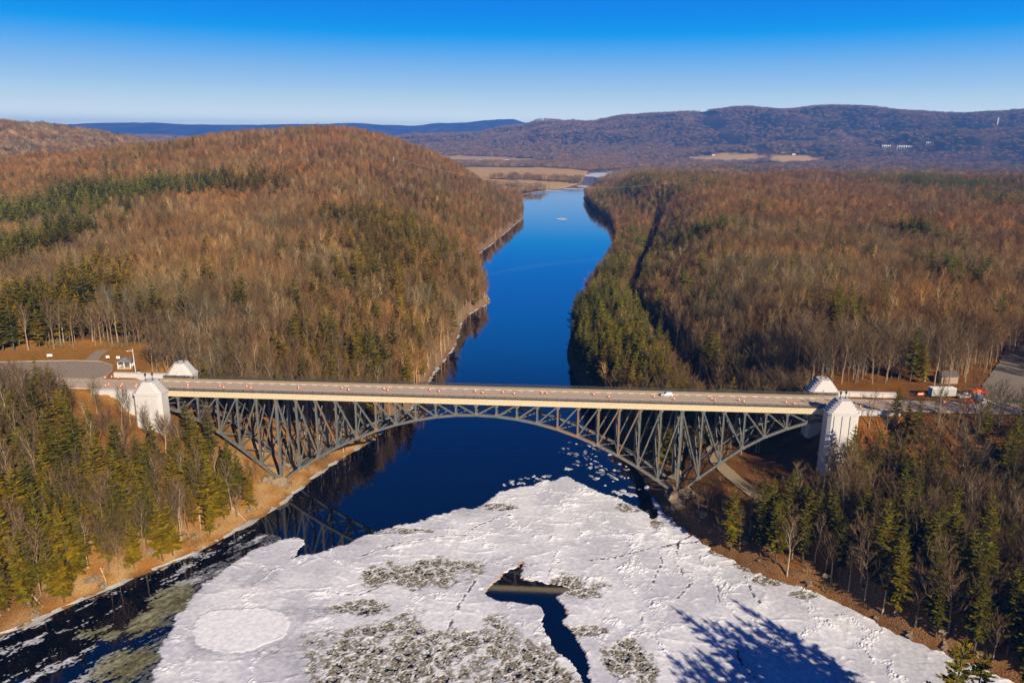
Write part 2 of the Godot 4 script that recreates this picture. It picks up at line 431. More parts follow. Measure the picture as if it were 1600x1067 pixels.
func ground_color(x: float, z: float, h: float) -> Color:
	var l := bank(bank_l, z) - x
	var r := x - bank(bank_r, z)
	var north := -z
	var a := n_hill.get_noise_2d(x * 3.0, z * 3.0)
	var b := n_fine.get_noise_2d(x * 2.0, z * 2.0)
	var c := Color(0.25, 0.115, 0.035).lerp(Color(0.16, 0.082, 0.035), clampf(0.5 + a, 0, 1))
	c = c.lerp(Color(0.34, 0.165, 0.055), clampf(b * 1.5, 0, 1))
	if l > 0.0 and l < 34.0 and z > -60.0:   # sand, straw and broken rock of the left bank
		c = c.lerp(Color(0.42, 0.20, 0.05).lerp(Color(0.56, 0.37, 0.17), clampf(0.15 + b * 2.2 + 0.35 * ss(14, 3, l), 0, 1)).lerp(Color(0.19, 0.10, 0.04), clampf(-a * 2.2 + 0.1, 0, 0.8)), ss(40, 16, l) * 0.9)
	elif l > 0.0 and l < 9.0 and z > -1400.0:
		c = c.lerp(Color(0.34, 0.24, 0.15), 0.8)
	if r > 0.0 and r < 9.0:
		c = c.lerp(Color(0.20, 0.13, 0.075), 0.8)
	if r > 0.0 and z > 2.0:
		c = Color(c.r * 1.35, c.g * 1.2, c.b)
	if x < -118.0 and x > -270.0 and z > -62.0 and z < 3.0:   # mown dry grass by the car park
		c = Color(0.50, 0.25, 0.055).lerp(Color(0.40, 0.21, 0.06), clampf(0.5 + b, 0, 1))
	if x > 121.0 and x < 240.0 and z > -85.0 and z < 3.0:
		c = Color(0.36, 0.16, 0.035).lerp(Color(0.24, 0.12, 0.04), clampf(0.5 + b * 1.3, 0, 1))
	if north > 1100.0 or x < -1100.0:   # the valley and the mountains: forest seen as one canopy, in stands of its own
		var green := ss(-0.05, 0.25, n_hill.get_noise_2d(x * 0.45 + 900.0, z * 0.45) + (0.12 * ss(300, 1400, x) if z < -2500.0 else 0.0) + (0.16 if z < -4400.0 else 0.0))
		var wild := Color(0.155, 0.100, 0.074).lerp(Color(0.026, 0.036, 0.018), green * 0.8)
		wild = wild * (1.0 + 0.35 * a)
		c = c.lerp(wild, clampf(ss(1200, 3200, maxf(north, -x)) + 0.5 * a, 0.0, 1.0) if maxf(north, -x) < 3200.0 else 1.0)
		var f := field_at(x, z)
		if f > 0.0:
			c = c.lerp(Color(0.76, 0.50, 0.20).lerp(Color(0.64, 0.45, 0.19), clampf(0.5 + a, 0, 1)), f)
	if north > 4700.0:   # two bare scars on the mountain
		if Vector2((x - 1060.0) / 40.0, (z + 6190.0) / 90.0).length() < 1.0 or Vector2((x - 1990.0) / 30.0, (z + 5300.0) / 200.0).length() < 1.0:
			c = Color(0.45, 0.26, 0.19)
	return Color(c.r, c.g, c.b, 1)

func land() -> void:
	var xs := steps(-13500, 9500, -215, 245, 3.0, 0.03, 240.0)
	var zs := steps(-17500, 240, -160, 135, 3.0, 0.021, 200.0)
	var nx := xs.size()
	var nz := zs.size()
	var v := PackedVector3Array()
	var c := PackedColorArray()
	var n := PackedVector3Array()
	var ix := PackedInt32Array()
	v.resize(nx * nz); c.resize(nx * nz); n.resize(nx * nz)
	for j in nz:
		for i in nx:
			var h := ground(xs[i], zs[j])
			v[j * nx + i] = Vector3(xs[i], h, zs[j])
			c[j * nx + i] = ground_color(xs[i], zs[j], h)
	for j in nz:
		for i in nx:
			var a := v[j * nx + maxi(i - 1, 0)]
			var b := v[j * nx + mini(i + 1, nx - 1)]
			var e := v[maxi(j - 1, 0) * nx + i]
			var f := v[mini(j + 1, nz - 1) * nx + i]
			n[j * nx + i] = (f - e).cross(b - a).normalized()
	for j in nz - 1:
		for i in nx - 1:
			var a := j * nx + i
			ix.append_array(PackedInt32Array([a, a + 1, a + nx, a + 1, a + nx + 1, a + nx]))
	var m := vcol("leaf_litter_and_earth", 0.95)
	m.albedo_texture = noise_tex(0.02, Color(0.66, 0.63, 0.58), Color(1, 1, 1), 5, FastNoiseLite.TYPE_SIMPLEX_SMOOTH, 6, 1024)
	m.uv1_triplanar = true
	m.uv1_world_triplanar = true
	m.uv1_scale = Vector3.ONE / 14.0
	m.heightmap_enabled = true
	m.heightmap_texture = bump_tex(0.05, 9)
	m.heightmap_scale = 30.0
	tag(solo("ground", indexed(v, n, c, ix, m)), "", "", "", "structure")
	print("ground ", nx, " x ", nz)

func indexed(v: PackedVector3Array, n: PackedVector3Array, c: PackedColorArray, ix: PackedInt32Array, m: Material) -> ArrayMesh:
	var a := []
	a.resize(Mesh.ARRAY_MAX)
	a[Mesh.ARRAY_VERTEX] = v
	a[Mesh.ARRAY_NORMAL] = n
	a[Mesh.ARRAY_COLOR] = c
	a[Mesh.ARRAY_INDEX] = ix
	var r := ArrayMesh.new()
	r.add_surface_from_arrays(Mesh.PRIMITIVE_TRIANGLES, a)
	r.surface_set_material(0, m)
	return r

func water() -> void:
	var m := mat("river_water", lin(0.0002, 0.0012, 0.004), 0.04)
	m.metallic_specular = 0.65
	m.clearcoat_enabled = true
	m.clearcoat = 0.8
	m.clearcoat_roughness = 0.04
	m.normal_enabled = true
	var t := noise_tex(0.02, Color.BLACK, Color.WHITE, 3, FastNoiseLite.TYPE_SIMPLEX_SMOOTH, 4, 512)
	t.color_ramp = null
	t.as_normal_map = true
	t.bump_strength = 1.2
	m.normal_texture = t
	m.normal_scale = 0.05
	m.uv1_triplanar = true
	m.uv1_world_triplanar = true
	m.uv1_scale = Vector3.ONE / 17.0
	var w := MB.new()
	var z := 239.0
	while z > -3900.0:
		var q := z - (20.0 if z > -800.0 else 60.0)
		w.quad(Vector3(bank(bank_l, z) - 14, 0, z), Vector3(bank(bank_r, z) + 14, 0, z), Vector3(bank(bank_r, q) + 14, 0, q), Vector3(bank(bank_l, q) - 14, 0, q))
		z = q
	tag(solo("river_water", w.mesh(m)), "", "", "", "structure")

func poly(p: Array) -> PackedVector2Array:
	var o := PackedVector2Array()
	for e in p:
		o.append(Vector2(e[0], e[1]))
	return o

func signed_far(p: Vector2, g: PackedVector2Array) -> float:   # positive inside
	var best := 1e9
	var inside := false
	var k := g.size()
	for i in k:
		var a := g[i]
		var b := g[(i + 1) % k]
		var e := b - a
		var w := p - a
		best = minf(best, (w - e * clampf(w.dot(e) / e.length_squared(), 0.0, 1.0)).length_squared())
		if (a.y > p.y) != (b.y > p.y) and p.x < e.x * (p.y - a.y) / e.y + a.x:
			inside = not inside
	return sqrt(best) * (1.0 if inside else -1.0)

func spots(x: float, z: float, list: Array) -> float:
	var best := -1.0
	for f in list:
		var a: float = (x - f[0]) / f[2]
		var b: float = (z - f[1]) / f[3]
		best = maxf(best, 1.0 - sqrt(a * a + b * b))
	return best

func noise(seed_: int, freq: float, kind := FastNoiseLite.TYPE_SIMPLEX_SMOOTH, oct := 3) -> FastNoiseLite:
	var f := FastNoiseLite.new()
	f.seed = seed_
	f.noise_type = kind
	f.frequency = freq
	f.fractal_octaves = oct
	return f

func ice() -> void:
	var x0 := -126.0
	var z0 := -26.0
	var s := 0.32
	var nx := int(276.0 / s)
	var nz := int(146.0 / s)
	# distances to the outlines on a coarse lattice
	var cs := 1.0
	var cx := int(276.0 / cs) + 2
	var cz := int(146.0 / cs) + 2
	var firm := PackedFloat32Array()
	var lead := PackedFloat32Array()
	var streak := PackedFloat32Array()
	var pf := poly(ICE_FIRM)
	var pl := poly(ICE_LEAD)
	var ps := poly(ICE_STREAK)
	for j in cz:
		for i in cx:
			var p := Vector2(x0 + i * cs, z0 + j * cs)
			firm.append(signed_far(p, pf))
			lead.append(signed_far(p, pl) if p.x > -5.0 and p.x < 50.0 and p.y > 30.0 else -20.0)
			streak.append(signed_far(p, ps) if p.x < -50.0 and p.y > 20.0 else -20.0)
	var cracks := PackedVector2Array()
	for k in ICE_CRACKS:
		for i in k.size() - 1:
			cracks.append(Vector2(k[i][0], k[i][1]))
			cracks.append(Vector2(k[i + 1][0], k[i + 1][1]))
	var crack_far := PackedFloat32Array()
	for j in cz:
		for i in cx:
			var p := Vector2(x0 + i * cs, z0 + j * cs)
			var best := 1e9
			for q in range(0, cracks.size(), 2):
				var w := p - cracks[q]
				var e := cracks[q + 1] - cracks[q]
				best = minf(best, (w - e * clampf(w.dot(e) / e.length_squared(), 0.0, 1.0)).length_squared())
			crack_far.append(sqrt(best))
	var n1 := noise(21, 0.10)
	var n2 := noise(22, 0.55)
	var n3 := noise(23, 0.035)
	var cell := noise(24, 0.26, FastNoiseLite.TYPE_CELLULAR, 1)
	cell.cellular_return_type = FastNoiseLite.RETURN_DISTANCE2_SUB
	cell.domain_warp_enabled = true
	cell.domain_warp_amplitude = 9.0
	cell.domain_warp_frequency = 0.05
	var plates := noise(25, 0.045, FastNoiseLite.TYPE_CELLULAR, 1)
	plates.cellular_return_type = FastNoiseLite.RETURN_DISTANCE2_SUB
	plates.domain_warp_enabled = true
	plates.domain_warp_amplitude = 26.0
	plates.domain_warp_frequency = 0.03
	var dirty := noise(27, 0.055, FastNoiseLite.TYPE_SIMPLEX_SMOOTH, 6)
	dirty.fractal_gain = 0.62
	var ridged := noise(26, 0.05, FastNoiseLite.TYPE_SIMPLEX_SMOOTH, 4)
	ridged.fractal_type = FastNoiseLite.FRACTAL_RIDGED
	var v := PackedVector3Array()
	var c := PackedColorArray()
	var n := PackedVector3Array()
	v.resize(nx * nz); c.resize(nx * nz); n.resize(nx * nz)
	for j in nz:
		for i in nx:
			var x := x0 + i * s
			var z := z0 + j * s
			var fx := i * s / cs
			var fz := j * s / cs
			var ax := int(fx)
			var az := int(fz)
			var k := az * cx + ax
			fx -= ax
			fz -= az
			var sf := lerpf(lerpf(firm[k], firm[k + 1], fx), lerpf(firm[k + cx], firm[k + cx + 1], fx), fz)
			var sl := lerpf(lerpf(lead[k], lead[k + 1], fx), lerpf(lead[k + cx], lead[k + cx + 1], fx), fz)
			var sk := lerpf(lerpf(streak[k], streak[k + 1], fx), lerpf(streak[k + cx], streak[k + cx + 1], fx), fz)
			if sf < -3.0 and sk < -2.0:
				v[j * nx + i] = Vector3(x, -0.6, z)
				c[j * nx + i] = Color(0.4, 0.42, 0.45)
				continue
			var a := n1.get_noise_2d(x, z)
			var b := n2.get_noise_2d(x, z)
			var g := n3.get_noise_2d(x, z)
			var e := cell.get_noise_2d(x, z) + 1.0          # 0 on the seams between small cakes
			var y := -0.6
			var col := Color(0.80, 0.80, 0.84)
			var edge := sf + 1.5 * a + 0.7 * b
			if edge > -1.0:
				var pe := plates.get_noise_2d(x, z) + 1.0
				var rg := maxf(0.0, ridged.get_noise_2d(x * 0.8, z * 1.7))
				var r2 := maxf(0.0, ridged.get_noise_2d(z * 1.1 + 300.0, x * 0.6 - 90.0))
				y = lerpf(-0.45, 0.20, ss(-1.0, 0.7, edge))
				y += 0.02 * b + 0.045 * a + 0.30 * rg * rg * rg * rg + 0.22 * r2 * r2 * r2 * r2
				col = Color(0.60, 0.605, 0.65).lerp(Color(0.78, 0.78, 0.80), clampf(0.45 + g * 1.6 + b * 0.35 + 0.5 * dirty.get_noise_2d(x * 1.6 + 200.0, z * 2.4), 0, 1))
				col = col.lerp(Color(0.88, 0.88, 0.90), 0.9 * maxf(ss(0.70, 0.92, rg), ss(0.72, 0.92, r2)))
				var seam := 0.05 + 0.03 * a
				if pe < seam:                   # pressure seam between plates
					y += 0.34 * (1.0 - pe / seam) * clampf(0.55 + 1.5 * a, 0.0, 1.0)
					col = col.lerp(Color(0.88, 0.88, 0.90), 1.0 - pe / seam)
				var kf := lerpf(lerpf(crack_far[k], crack_far[k + 1], fx), lerpf(crack_far[k + cx], crack_far[k + cx + 1], fx), fz) + 0.30 * b
				if absf(kf) < 1.1:
					y += 0.15 * ss(1.1, 0.35, absf(kf)) * clampf(0.5 + b, 0.0, 1.0)
					if kf < 0.36 and dirty.get_noise_2d(x + 77.0, z) > -0.16:
						y = 0.03
						col = Color(0.16, 0.15, 0.15)
				var gray := ss(0.0, 0.6, spots(x, z, ICE_GRAY) + 0.6 * a)
				col = col.lerp(Color(0.45, 0.46, 0.50), gray * (0.45 + 0.55 * clampf(0.5 + b, 0, 1)))
				var soil := dirty.get_noise_2d(x, z)
				var dirt := ss(-0.06, 0.30, 1.15 * minf(spots(x, z, ICE_DIRT), 0.45) + 1.25 * soil + 0.10 + 0.2 * b)
				if dirt > 0.0:
					var web := ss(0.16, 0.02, e + 0.08 * b)
					var fleck := n2.get_noise_2d(x * 2.6 + 40.0, z * 2.6)
					y = lerpf(y, 0.022 + 0.09 * b + 0.16 * web + 0.06 * fleck, dirt)
					var mud := Color(0.125, 0.105, 0.055).lerp(Color(0.36, 0.33, 0.26), clampf(0.4 + fleck * 1.6 + b * 0.5, 0, 1))
					mud = mud.lerp(Color(0.80, 0.80, 0.82), clampf(web * 0.9 + ss(0.28, 0.5, fleck), 0, 1))
					col = col.lerp(mud, dirt)
				var brim := ss(1.6, 0.2, edge)
				col = col.lerp(Color(0.50, 0.52, 0.57), brim * 0.55)
				var pan := Vector2((x + 52.2) / 11.8, (z - 79.7) / 9.0).length()
				pan += 0.42 * dirty.get_noise_2d(x * 0.6, z * 0.6) + 0.06 * b
				if pan < 1.12:
					if pan < 1.0:
						y = 0.24 + 0.02 * b + 0.10 * ss(0.90, 0.99, pan) * clampf(0.5 + 2.0 * a, 0.0, 1.0)
						col = Color(0.86, 0.86, 0.88)
					else:
						y -= 0.06
						col = col.lerp(Color(0.46, 0.47, 0.49), 0.4)
			if sk > -2.0 and edge < 1.2:
				var along := x * 0.55 - z * 0.83       # the current runs with the shore
				var across := x * 0.83 + z * 0.55
				var st := 0.8 * n1.get_noise_2d(along * 0.45, across * 1.5) + 0.5 * n2.get_noise_2d(along * 0.3 + 70.0, across * 0.8) + 0.55 * n2.get_noise_2d(x * 1.7, z * 1.7)
				var out := ss(10.0, 1.0, -sf)          # thicker slush towards the sheet
				var grn := ss(-0.1, 0.5, spots(x, z, ICE_GREEN) + 0.5 * st)
				var yy := -0.055 + 0.16 * st + 0.09 * grn + 0.09 * out
				var cc := Color(0.10, 0.105, 0.115).lerp(Color(0.66, 0.67, 0.70), ss(0.05, 0.95, st + 0.25 * b))
				cc = cc.lerp(Color(0.095, 0.088, 0.030).lerp(Color(0.30, 0.28, 0.17), clampf(0.3 + st + 0.6 * b, 0, 1)), grn * 0.9)
				yy = minf(yy, 0.16)
				if yy > y:
					y = yy
					col = cc
			var hole := sl + 0.3 * b + 2.0 * dirty.get_noise_2d(x * 1.4 + 31.0, z * 1.4)
			if hole > -0.7:
				y = lerpf(y, -0.5, ss(-0.15, 0.3, hole))
				col = col.lerp(Color(0.38, 0.24, 0.14), ss(-0.7, -0.1, hole) * clampf(0.4 + a * 2.0, 0, 1))
			v[j * nx + i] = Vector3(x, y, z)
			c[j * nx + i] = col
	for j in nz:
		for i in nx:
			var p := v[j * nx + mini(i + 1, nx - 1)].y - v[j * nx + maxi(i - 1, 0)].y
			var q := v[mini(j + 1, nz - 1) * nx + i].y - v[maxi(j - 1, 0) * nx + i].y
			n[j * nx + i] = Vector3(-p, 2.0 * s, -q).normalized()
	var ix := PackedInt32Array()
	for j in nz - 1:
		for i in nx - 1:
			var a := j * nx + i
			if v[a].y < -0.2 and v[a + 1].y < -0.2 and v[a + nx].y < -0.2 and v[a + nx + 1].y < -0.2:
				continue
			ix.append_array(PackedInt32Array([a, a + 1, a + nx, a + 1, a + nx + 1, a + nx]))
	var m := vcol("snow_covered_ice", 0.8)
	m.albedo_texture = noise_tex(0.03, Color(0.84, 0.85, 0.88), Color.WHITE, 31, FastNoiseLite.TYPE_SIMPLEX_SMOOTH, 5)
	m.uv1_triplanar = true
	m.uv1_world_triplanar = true
	m.uv1_scale = Vector3.ONE / 31.0
	m.heightmap_enabled = true
	var crinkle := bump_tex(0.018, 33, FastNoiseLite.TYPE_CELLULAR, 4, 1024)
	crinkle.noise.cellular_return_type = FastNoiseLite.RETURN_DISTANCE2_SUB
	crinkle.noise.domain_warp_enabled = true
	crinkle.noise.domain_warp_amplitude = 40.0
	crinkle.noise.domain_warp_frequency = 0.01
	m.heightmap_texture = crinkle
	m.heightmap_scale = 3.0
	tag(solo("river_ice", indexed(v, n, c, ix, m)), "snow covered ice sheet with a dark open lead below the bridge", "ice", "", "structure")
	print("ice ", ix.size() / 3)

func blob(seed_: int, r: Vector3, rough: float, flat: float, sides := 9, rows := 5) -> MB:   # an uneven lump of rock or ice
	var f := noise(seed_, 0.9, FastNoiseLite.TYPE_SIMPLEX, 2)
	var b := MB.new()
	var pts := []
	for j in rows + 1:
		var row := []
		for i in sides:
			var t := TAU * i / sides
			var p := PI * j / rows
			var d := Vector3(sin(p) * cos(t), -cos(p), sin(p) * sin(t))
			d *= 1.0 + rough * f.get_noise_3dv(d * 1.3 + Vector3(seed_, 0, 0))
			d.y = clampf(d.y, -flat, flat)
			row.append(d * r)
		pts.append(row)
	for j in rows:
		for i in sides:
			var k := (i + 1) % sides
			b.quad(pts[j][k], pts[j][i], pts[j + 1][i], pts[j + 1][k])
	return b

func loose_ice() -> void:
	var white := worn("floe_ice", lin(0.74, 0.76, 0.80), 2.0, 0.72, 41, 0.7, 4.0)
	var gray := worn("slushy_floe_ice", lin(0.36, 0.39, 0.44), 2.0, 0.6, 42, 0.6, 4.0)
	var shore := worn("dirty_shore_ice", lin(0.62, 0.60, 0.58), 3.0, 0.45, 43, 0.8, 6.0)
	var g := RandomNumberGenerator.new()
	g.seed = 12
	var kinds := []
	for i in 6:
		kinds.append(blob(60 + i, Vector3(1, 0.16, 1), 0.9, 0.55, 11, 6).mesh(white if i < 3 else gray))
	# the drift of broken floes between the ice sheet and the right pier, then the wisp at the tip of the sheet
	var zone := poly([[26, -53], [37, -58], [50, -43], [57, -26], [60, -8], [59.5, 1], [56, 1], [46, -9], [40, -18], [33, -25], [30, -36]])
	var count := 0
	var tries := 0
	while count < 110 and tries < 2000:
		tries += 1
		var p := Vector2(g.randf_range(24, 61), g.randf_range(-58, 2))
		if count < 26:
			p = Vector2(g.randf_range(8, 26), g.randf_range(-20, -6))
			var q := 6.0 - (p.x - 8.0) * 1.0
			if absf(p.y - (-12.0 - (p.x - 10.0) * 0.42)) > 2.6 or q > 100.0:
				continue
		elif not Geometry2D.is_point_in_polygon(p, zone):
			continue
		elif n_fine.get_noise_2d(p.x * 4.0, p.y * 4.0) < -0.05:
			continue
		var o := solo("ice_floe", kinds[g.randi() % 6], Vector3(p.x, 0.03, p.y))
		var s := g.randf_range(0.35, 1.0) * (1.0 if count >= 26 else 0.7) * (1.4 if g.randf() < 0.15 else 1.0)
		o.scale = Vector3(s * g.randf_range(0.8, 1.7), 1.0, s)
		o.rotation.y = g.randf() * TAU
		if count < 26:
			tag(o, "small white ice floe drifting off the tip of the ice sheet", "ice floe", "floes off the tip of the ice sheet")
		else:
			tag(o, "broken ice floe in dark water beside the right arch footing", "ice floe", "floes beside the right arch footing")
		count += 1
	# rims of white ice along the water line
	for side in [[bank_l, -1.0, "left", 104.0, -1150.0], [bank_r, 1.0, "right", -1200.0, -2200.0], [bank_l, -1.0, "far", -1560.0, -2600.0]]:
		var b := MB.new()
		var t: PackedFloat32Array = side[0]
		var z: float = side[3]
		var last := []
		while z > side[4]:
			var d := absf(z - eye.z)
			var w := (0.75 + 1.5 * n_fine.get_noise_2d(z * 1.3, 5.0)) * (1.0 if d < 420.0 else 0.7) * (1.0 if side[2] == "left" else 1.8)
			var cx: float = bank(t, z) + n_fine.get_noise_2d(z * 2.3, 40.0) * 1.5
			w = maxf(w, 0.12)
			var row := [Vector3(cx - w, 0.55, z), Vector3(cx - w * 0.2, 0.30 + 0.15 * n_fine.get_noise_2d(z * 5.0, 9.0), z), Vector3(cx + w * 0.9, 0.02, z)]
			if side[1] > 0.0:
				row = [Vector3(cx - w * 0.9, 0.02, z), Vector3(cx + w * 0.2, 0.30, z), Vector3(cx + w, 0.55, z)]
			if last and n_fine.get_noise_2d(z * 0.9, 77.0) > -0.22:
				for i in 2:
					b.quad(last[i], last[i + 1], row[i + 1], row[i])
			last = row
			z -= 1.6 if d < 700.0 else 8.0
		tag(solo("shore_ice", b.mesh(shore)), "", "", "", "structure")
	# ice on the far bend of the river
	var far := MB.new()
	for e in [[165, -2700, 45, 110], [205, -2850, 60, 90], [185, -2560, 25, 70], [300, -3010, 70, 60], [70, -1830, 30, 22], [20, -1730, 26, 14], [100, -1960, 18, 40], [35, -1010, 9, 14], [72, -505, 4, 18]]:
		var k := 22
		for i in k:
			var a := TAU * i / k
			var q := TAU * (i + 1) / k
			var ra := 1.0 + 0.5 * n_fine.get_noise_2d(cos(a) * 30.0 + e[0], sin(a) * 30.0)
			var rq := 1.0 + 0.5 * n_fine.get_noise_2d(cos(q) * 30.0 + e[0], sin(q) * 30.0)
			far.tri(Vector3(e[0], 0.1, e[1]), Vector3(e[0] + cos(q) * e[2] * rq, 0.06, e[1] + sin(q) * e[3] * rq), Vector3(e[0] + cos(a) * e[2] * ra, 0.06, e[1] + sin(a) * e[3] * ra))
	tag(solo("far_river_ice", far.mesh(white)), "", "", "", "structure")
	# boulders on the banks and under the arch feet
	var rock := worn("bank_rock", lin(0.42, 0.31, 0.20), 3.0, 0.5, 51, 0.9, 20.0)
	var lumps := []
	for i in 5:
		lumps.append(blob(80 + i, Vector3.ONE, 0.9, 2.0, 10, 7).mesh(rock))
	var spots_ := [[-70.5, 1.5, 2.6], [-67.5, 0.5, 1.4], [-73.5, 3.5, 1.8], [-70.0, -9.5, 2.2], [69.5, 4.8, 3.4], [73.0, 3.4, 2.6], [68.0, 2.2, 2.0], [71.0, -10.0, 2.4], [66.8, 7.5, 1.5], [-108.5, 82.5, 1.3]]
	for i in 46:
		var left := i % 2 == 0
		var z := g.randf_range(-20, 92) if left else g.randf_range(14, 90)
		var x := bank(bank_l, z) - g.randf_range(1.0, 12.0) if left else bank(bank_r, z) + g.randf_range(1.5, 9.0)
		spots_.append([x, z, g.randf_range(0.5, 1.3)])
	for i in spots_.size():
		var e: Array = spots_[i]
		var o := solo("boulder", lumps[i % 5], Vector3(e[0], ground(e[0], e[1]) + e[2] * 0.12, e[1]))
		o.scale = Vector3(e[2] * 1.15, e[2] * 0.75, e[2])
		o.rotation.y = i * 1.9
		var left: bool = e[0] < 0.0
		if i < 9:
			tag(o, "large sunlit boulder at the foot of the %s arch" % ("left" if left else "right"), "boulder", "boulders at the %s arch foot" % ("left" if left else "right"))
		else:
			tag(o, "small boulder on the %s river bank below the bridge" % ("left" if left else "right"), "boulder", "boulders on the %s bank" % ("left" if left else "right"))

# ---------------------------------------------------------------- the bridge
func steel_mat(called: String, rust: float, seed_: int) -> StandardMaterial3D:
	var m := mat(called, Color.WHITE, 0.62)
	var f := FastNoiseLite.new()
	f.seed = seed_
	f.frequency = 0.012
	f.fractal_octaves = 5
	var g := Gradient.new()
	g.offsets = PackedFloat32Array([0.0, 0.42 - 0.25 * rust, 0.60 - 0.3 * rust, 0.78 - 0.3 * rust, 1.0])
	g.colors = PackedColorArray([lin(0.055, 0.075, 0.085), lin(0.085, 0.105, 0.112), lin(0.11, 0.11, 0.095), lin(0.19, 0.105, 0.05), lin(0.30, 0.12, 0.04)])
	var t := NoiseTexture2D.new()
	t.width = 512
	t.height = 512
	t.seamless = true
	t.noise = f
	t.color_ramp = g
	m.albedo_texture = t
	m.uv1_triplanar = true
	m.uv1_world_triplanar = true
	m.uv1_scale = Vector3(0.16, 0.05, 0.16)
	return m

func chord_y(k: int) -> float:
	if k >= 0 and k <= 20:
		var q := (k - 10) / 10.0
		return 30.4 - 27.2 * q * q
	return [9.6, 15.6, 21.1, 25.4, 28.6, 31.1, 32.6][(-k if k < 0 else k - 20) - 1]

func member(called: String, parent: Node3D, a: Vector3, b: Vector3, w: float, d: float, m: Material, side := Vector3(0, 0, 1)) -> void:
	var k := MB.new()
	var up := (b - a).normalized()
	var x := up.cross(side).normalized()
	# an H section: two flanges and a web
	k.beam(a + x * (w * 0.5 - 0.05), b + x * (w * 0.5 - 0.05), 0.1, d, side)
	k.beam(a - x * (w * 0.5 - 0.05), b - x * (w * 0.5 - 0.05), 0.1, d, side)
	k.beam(a, b, w - 0.22, d * 0.55, side)
	part(called, k.mesh(m), parent)

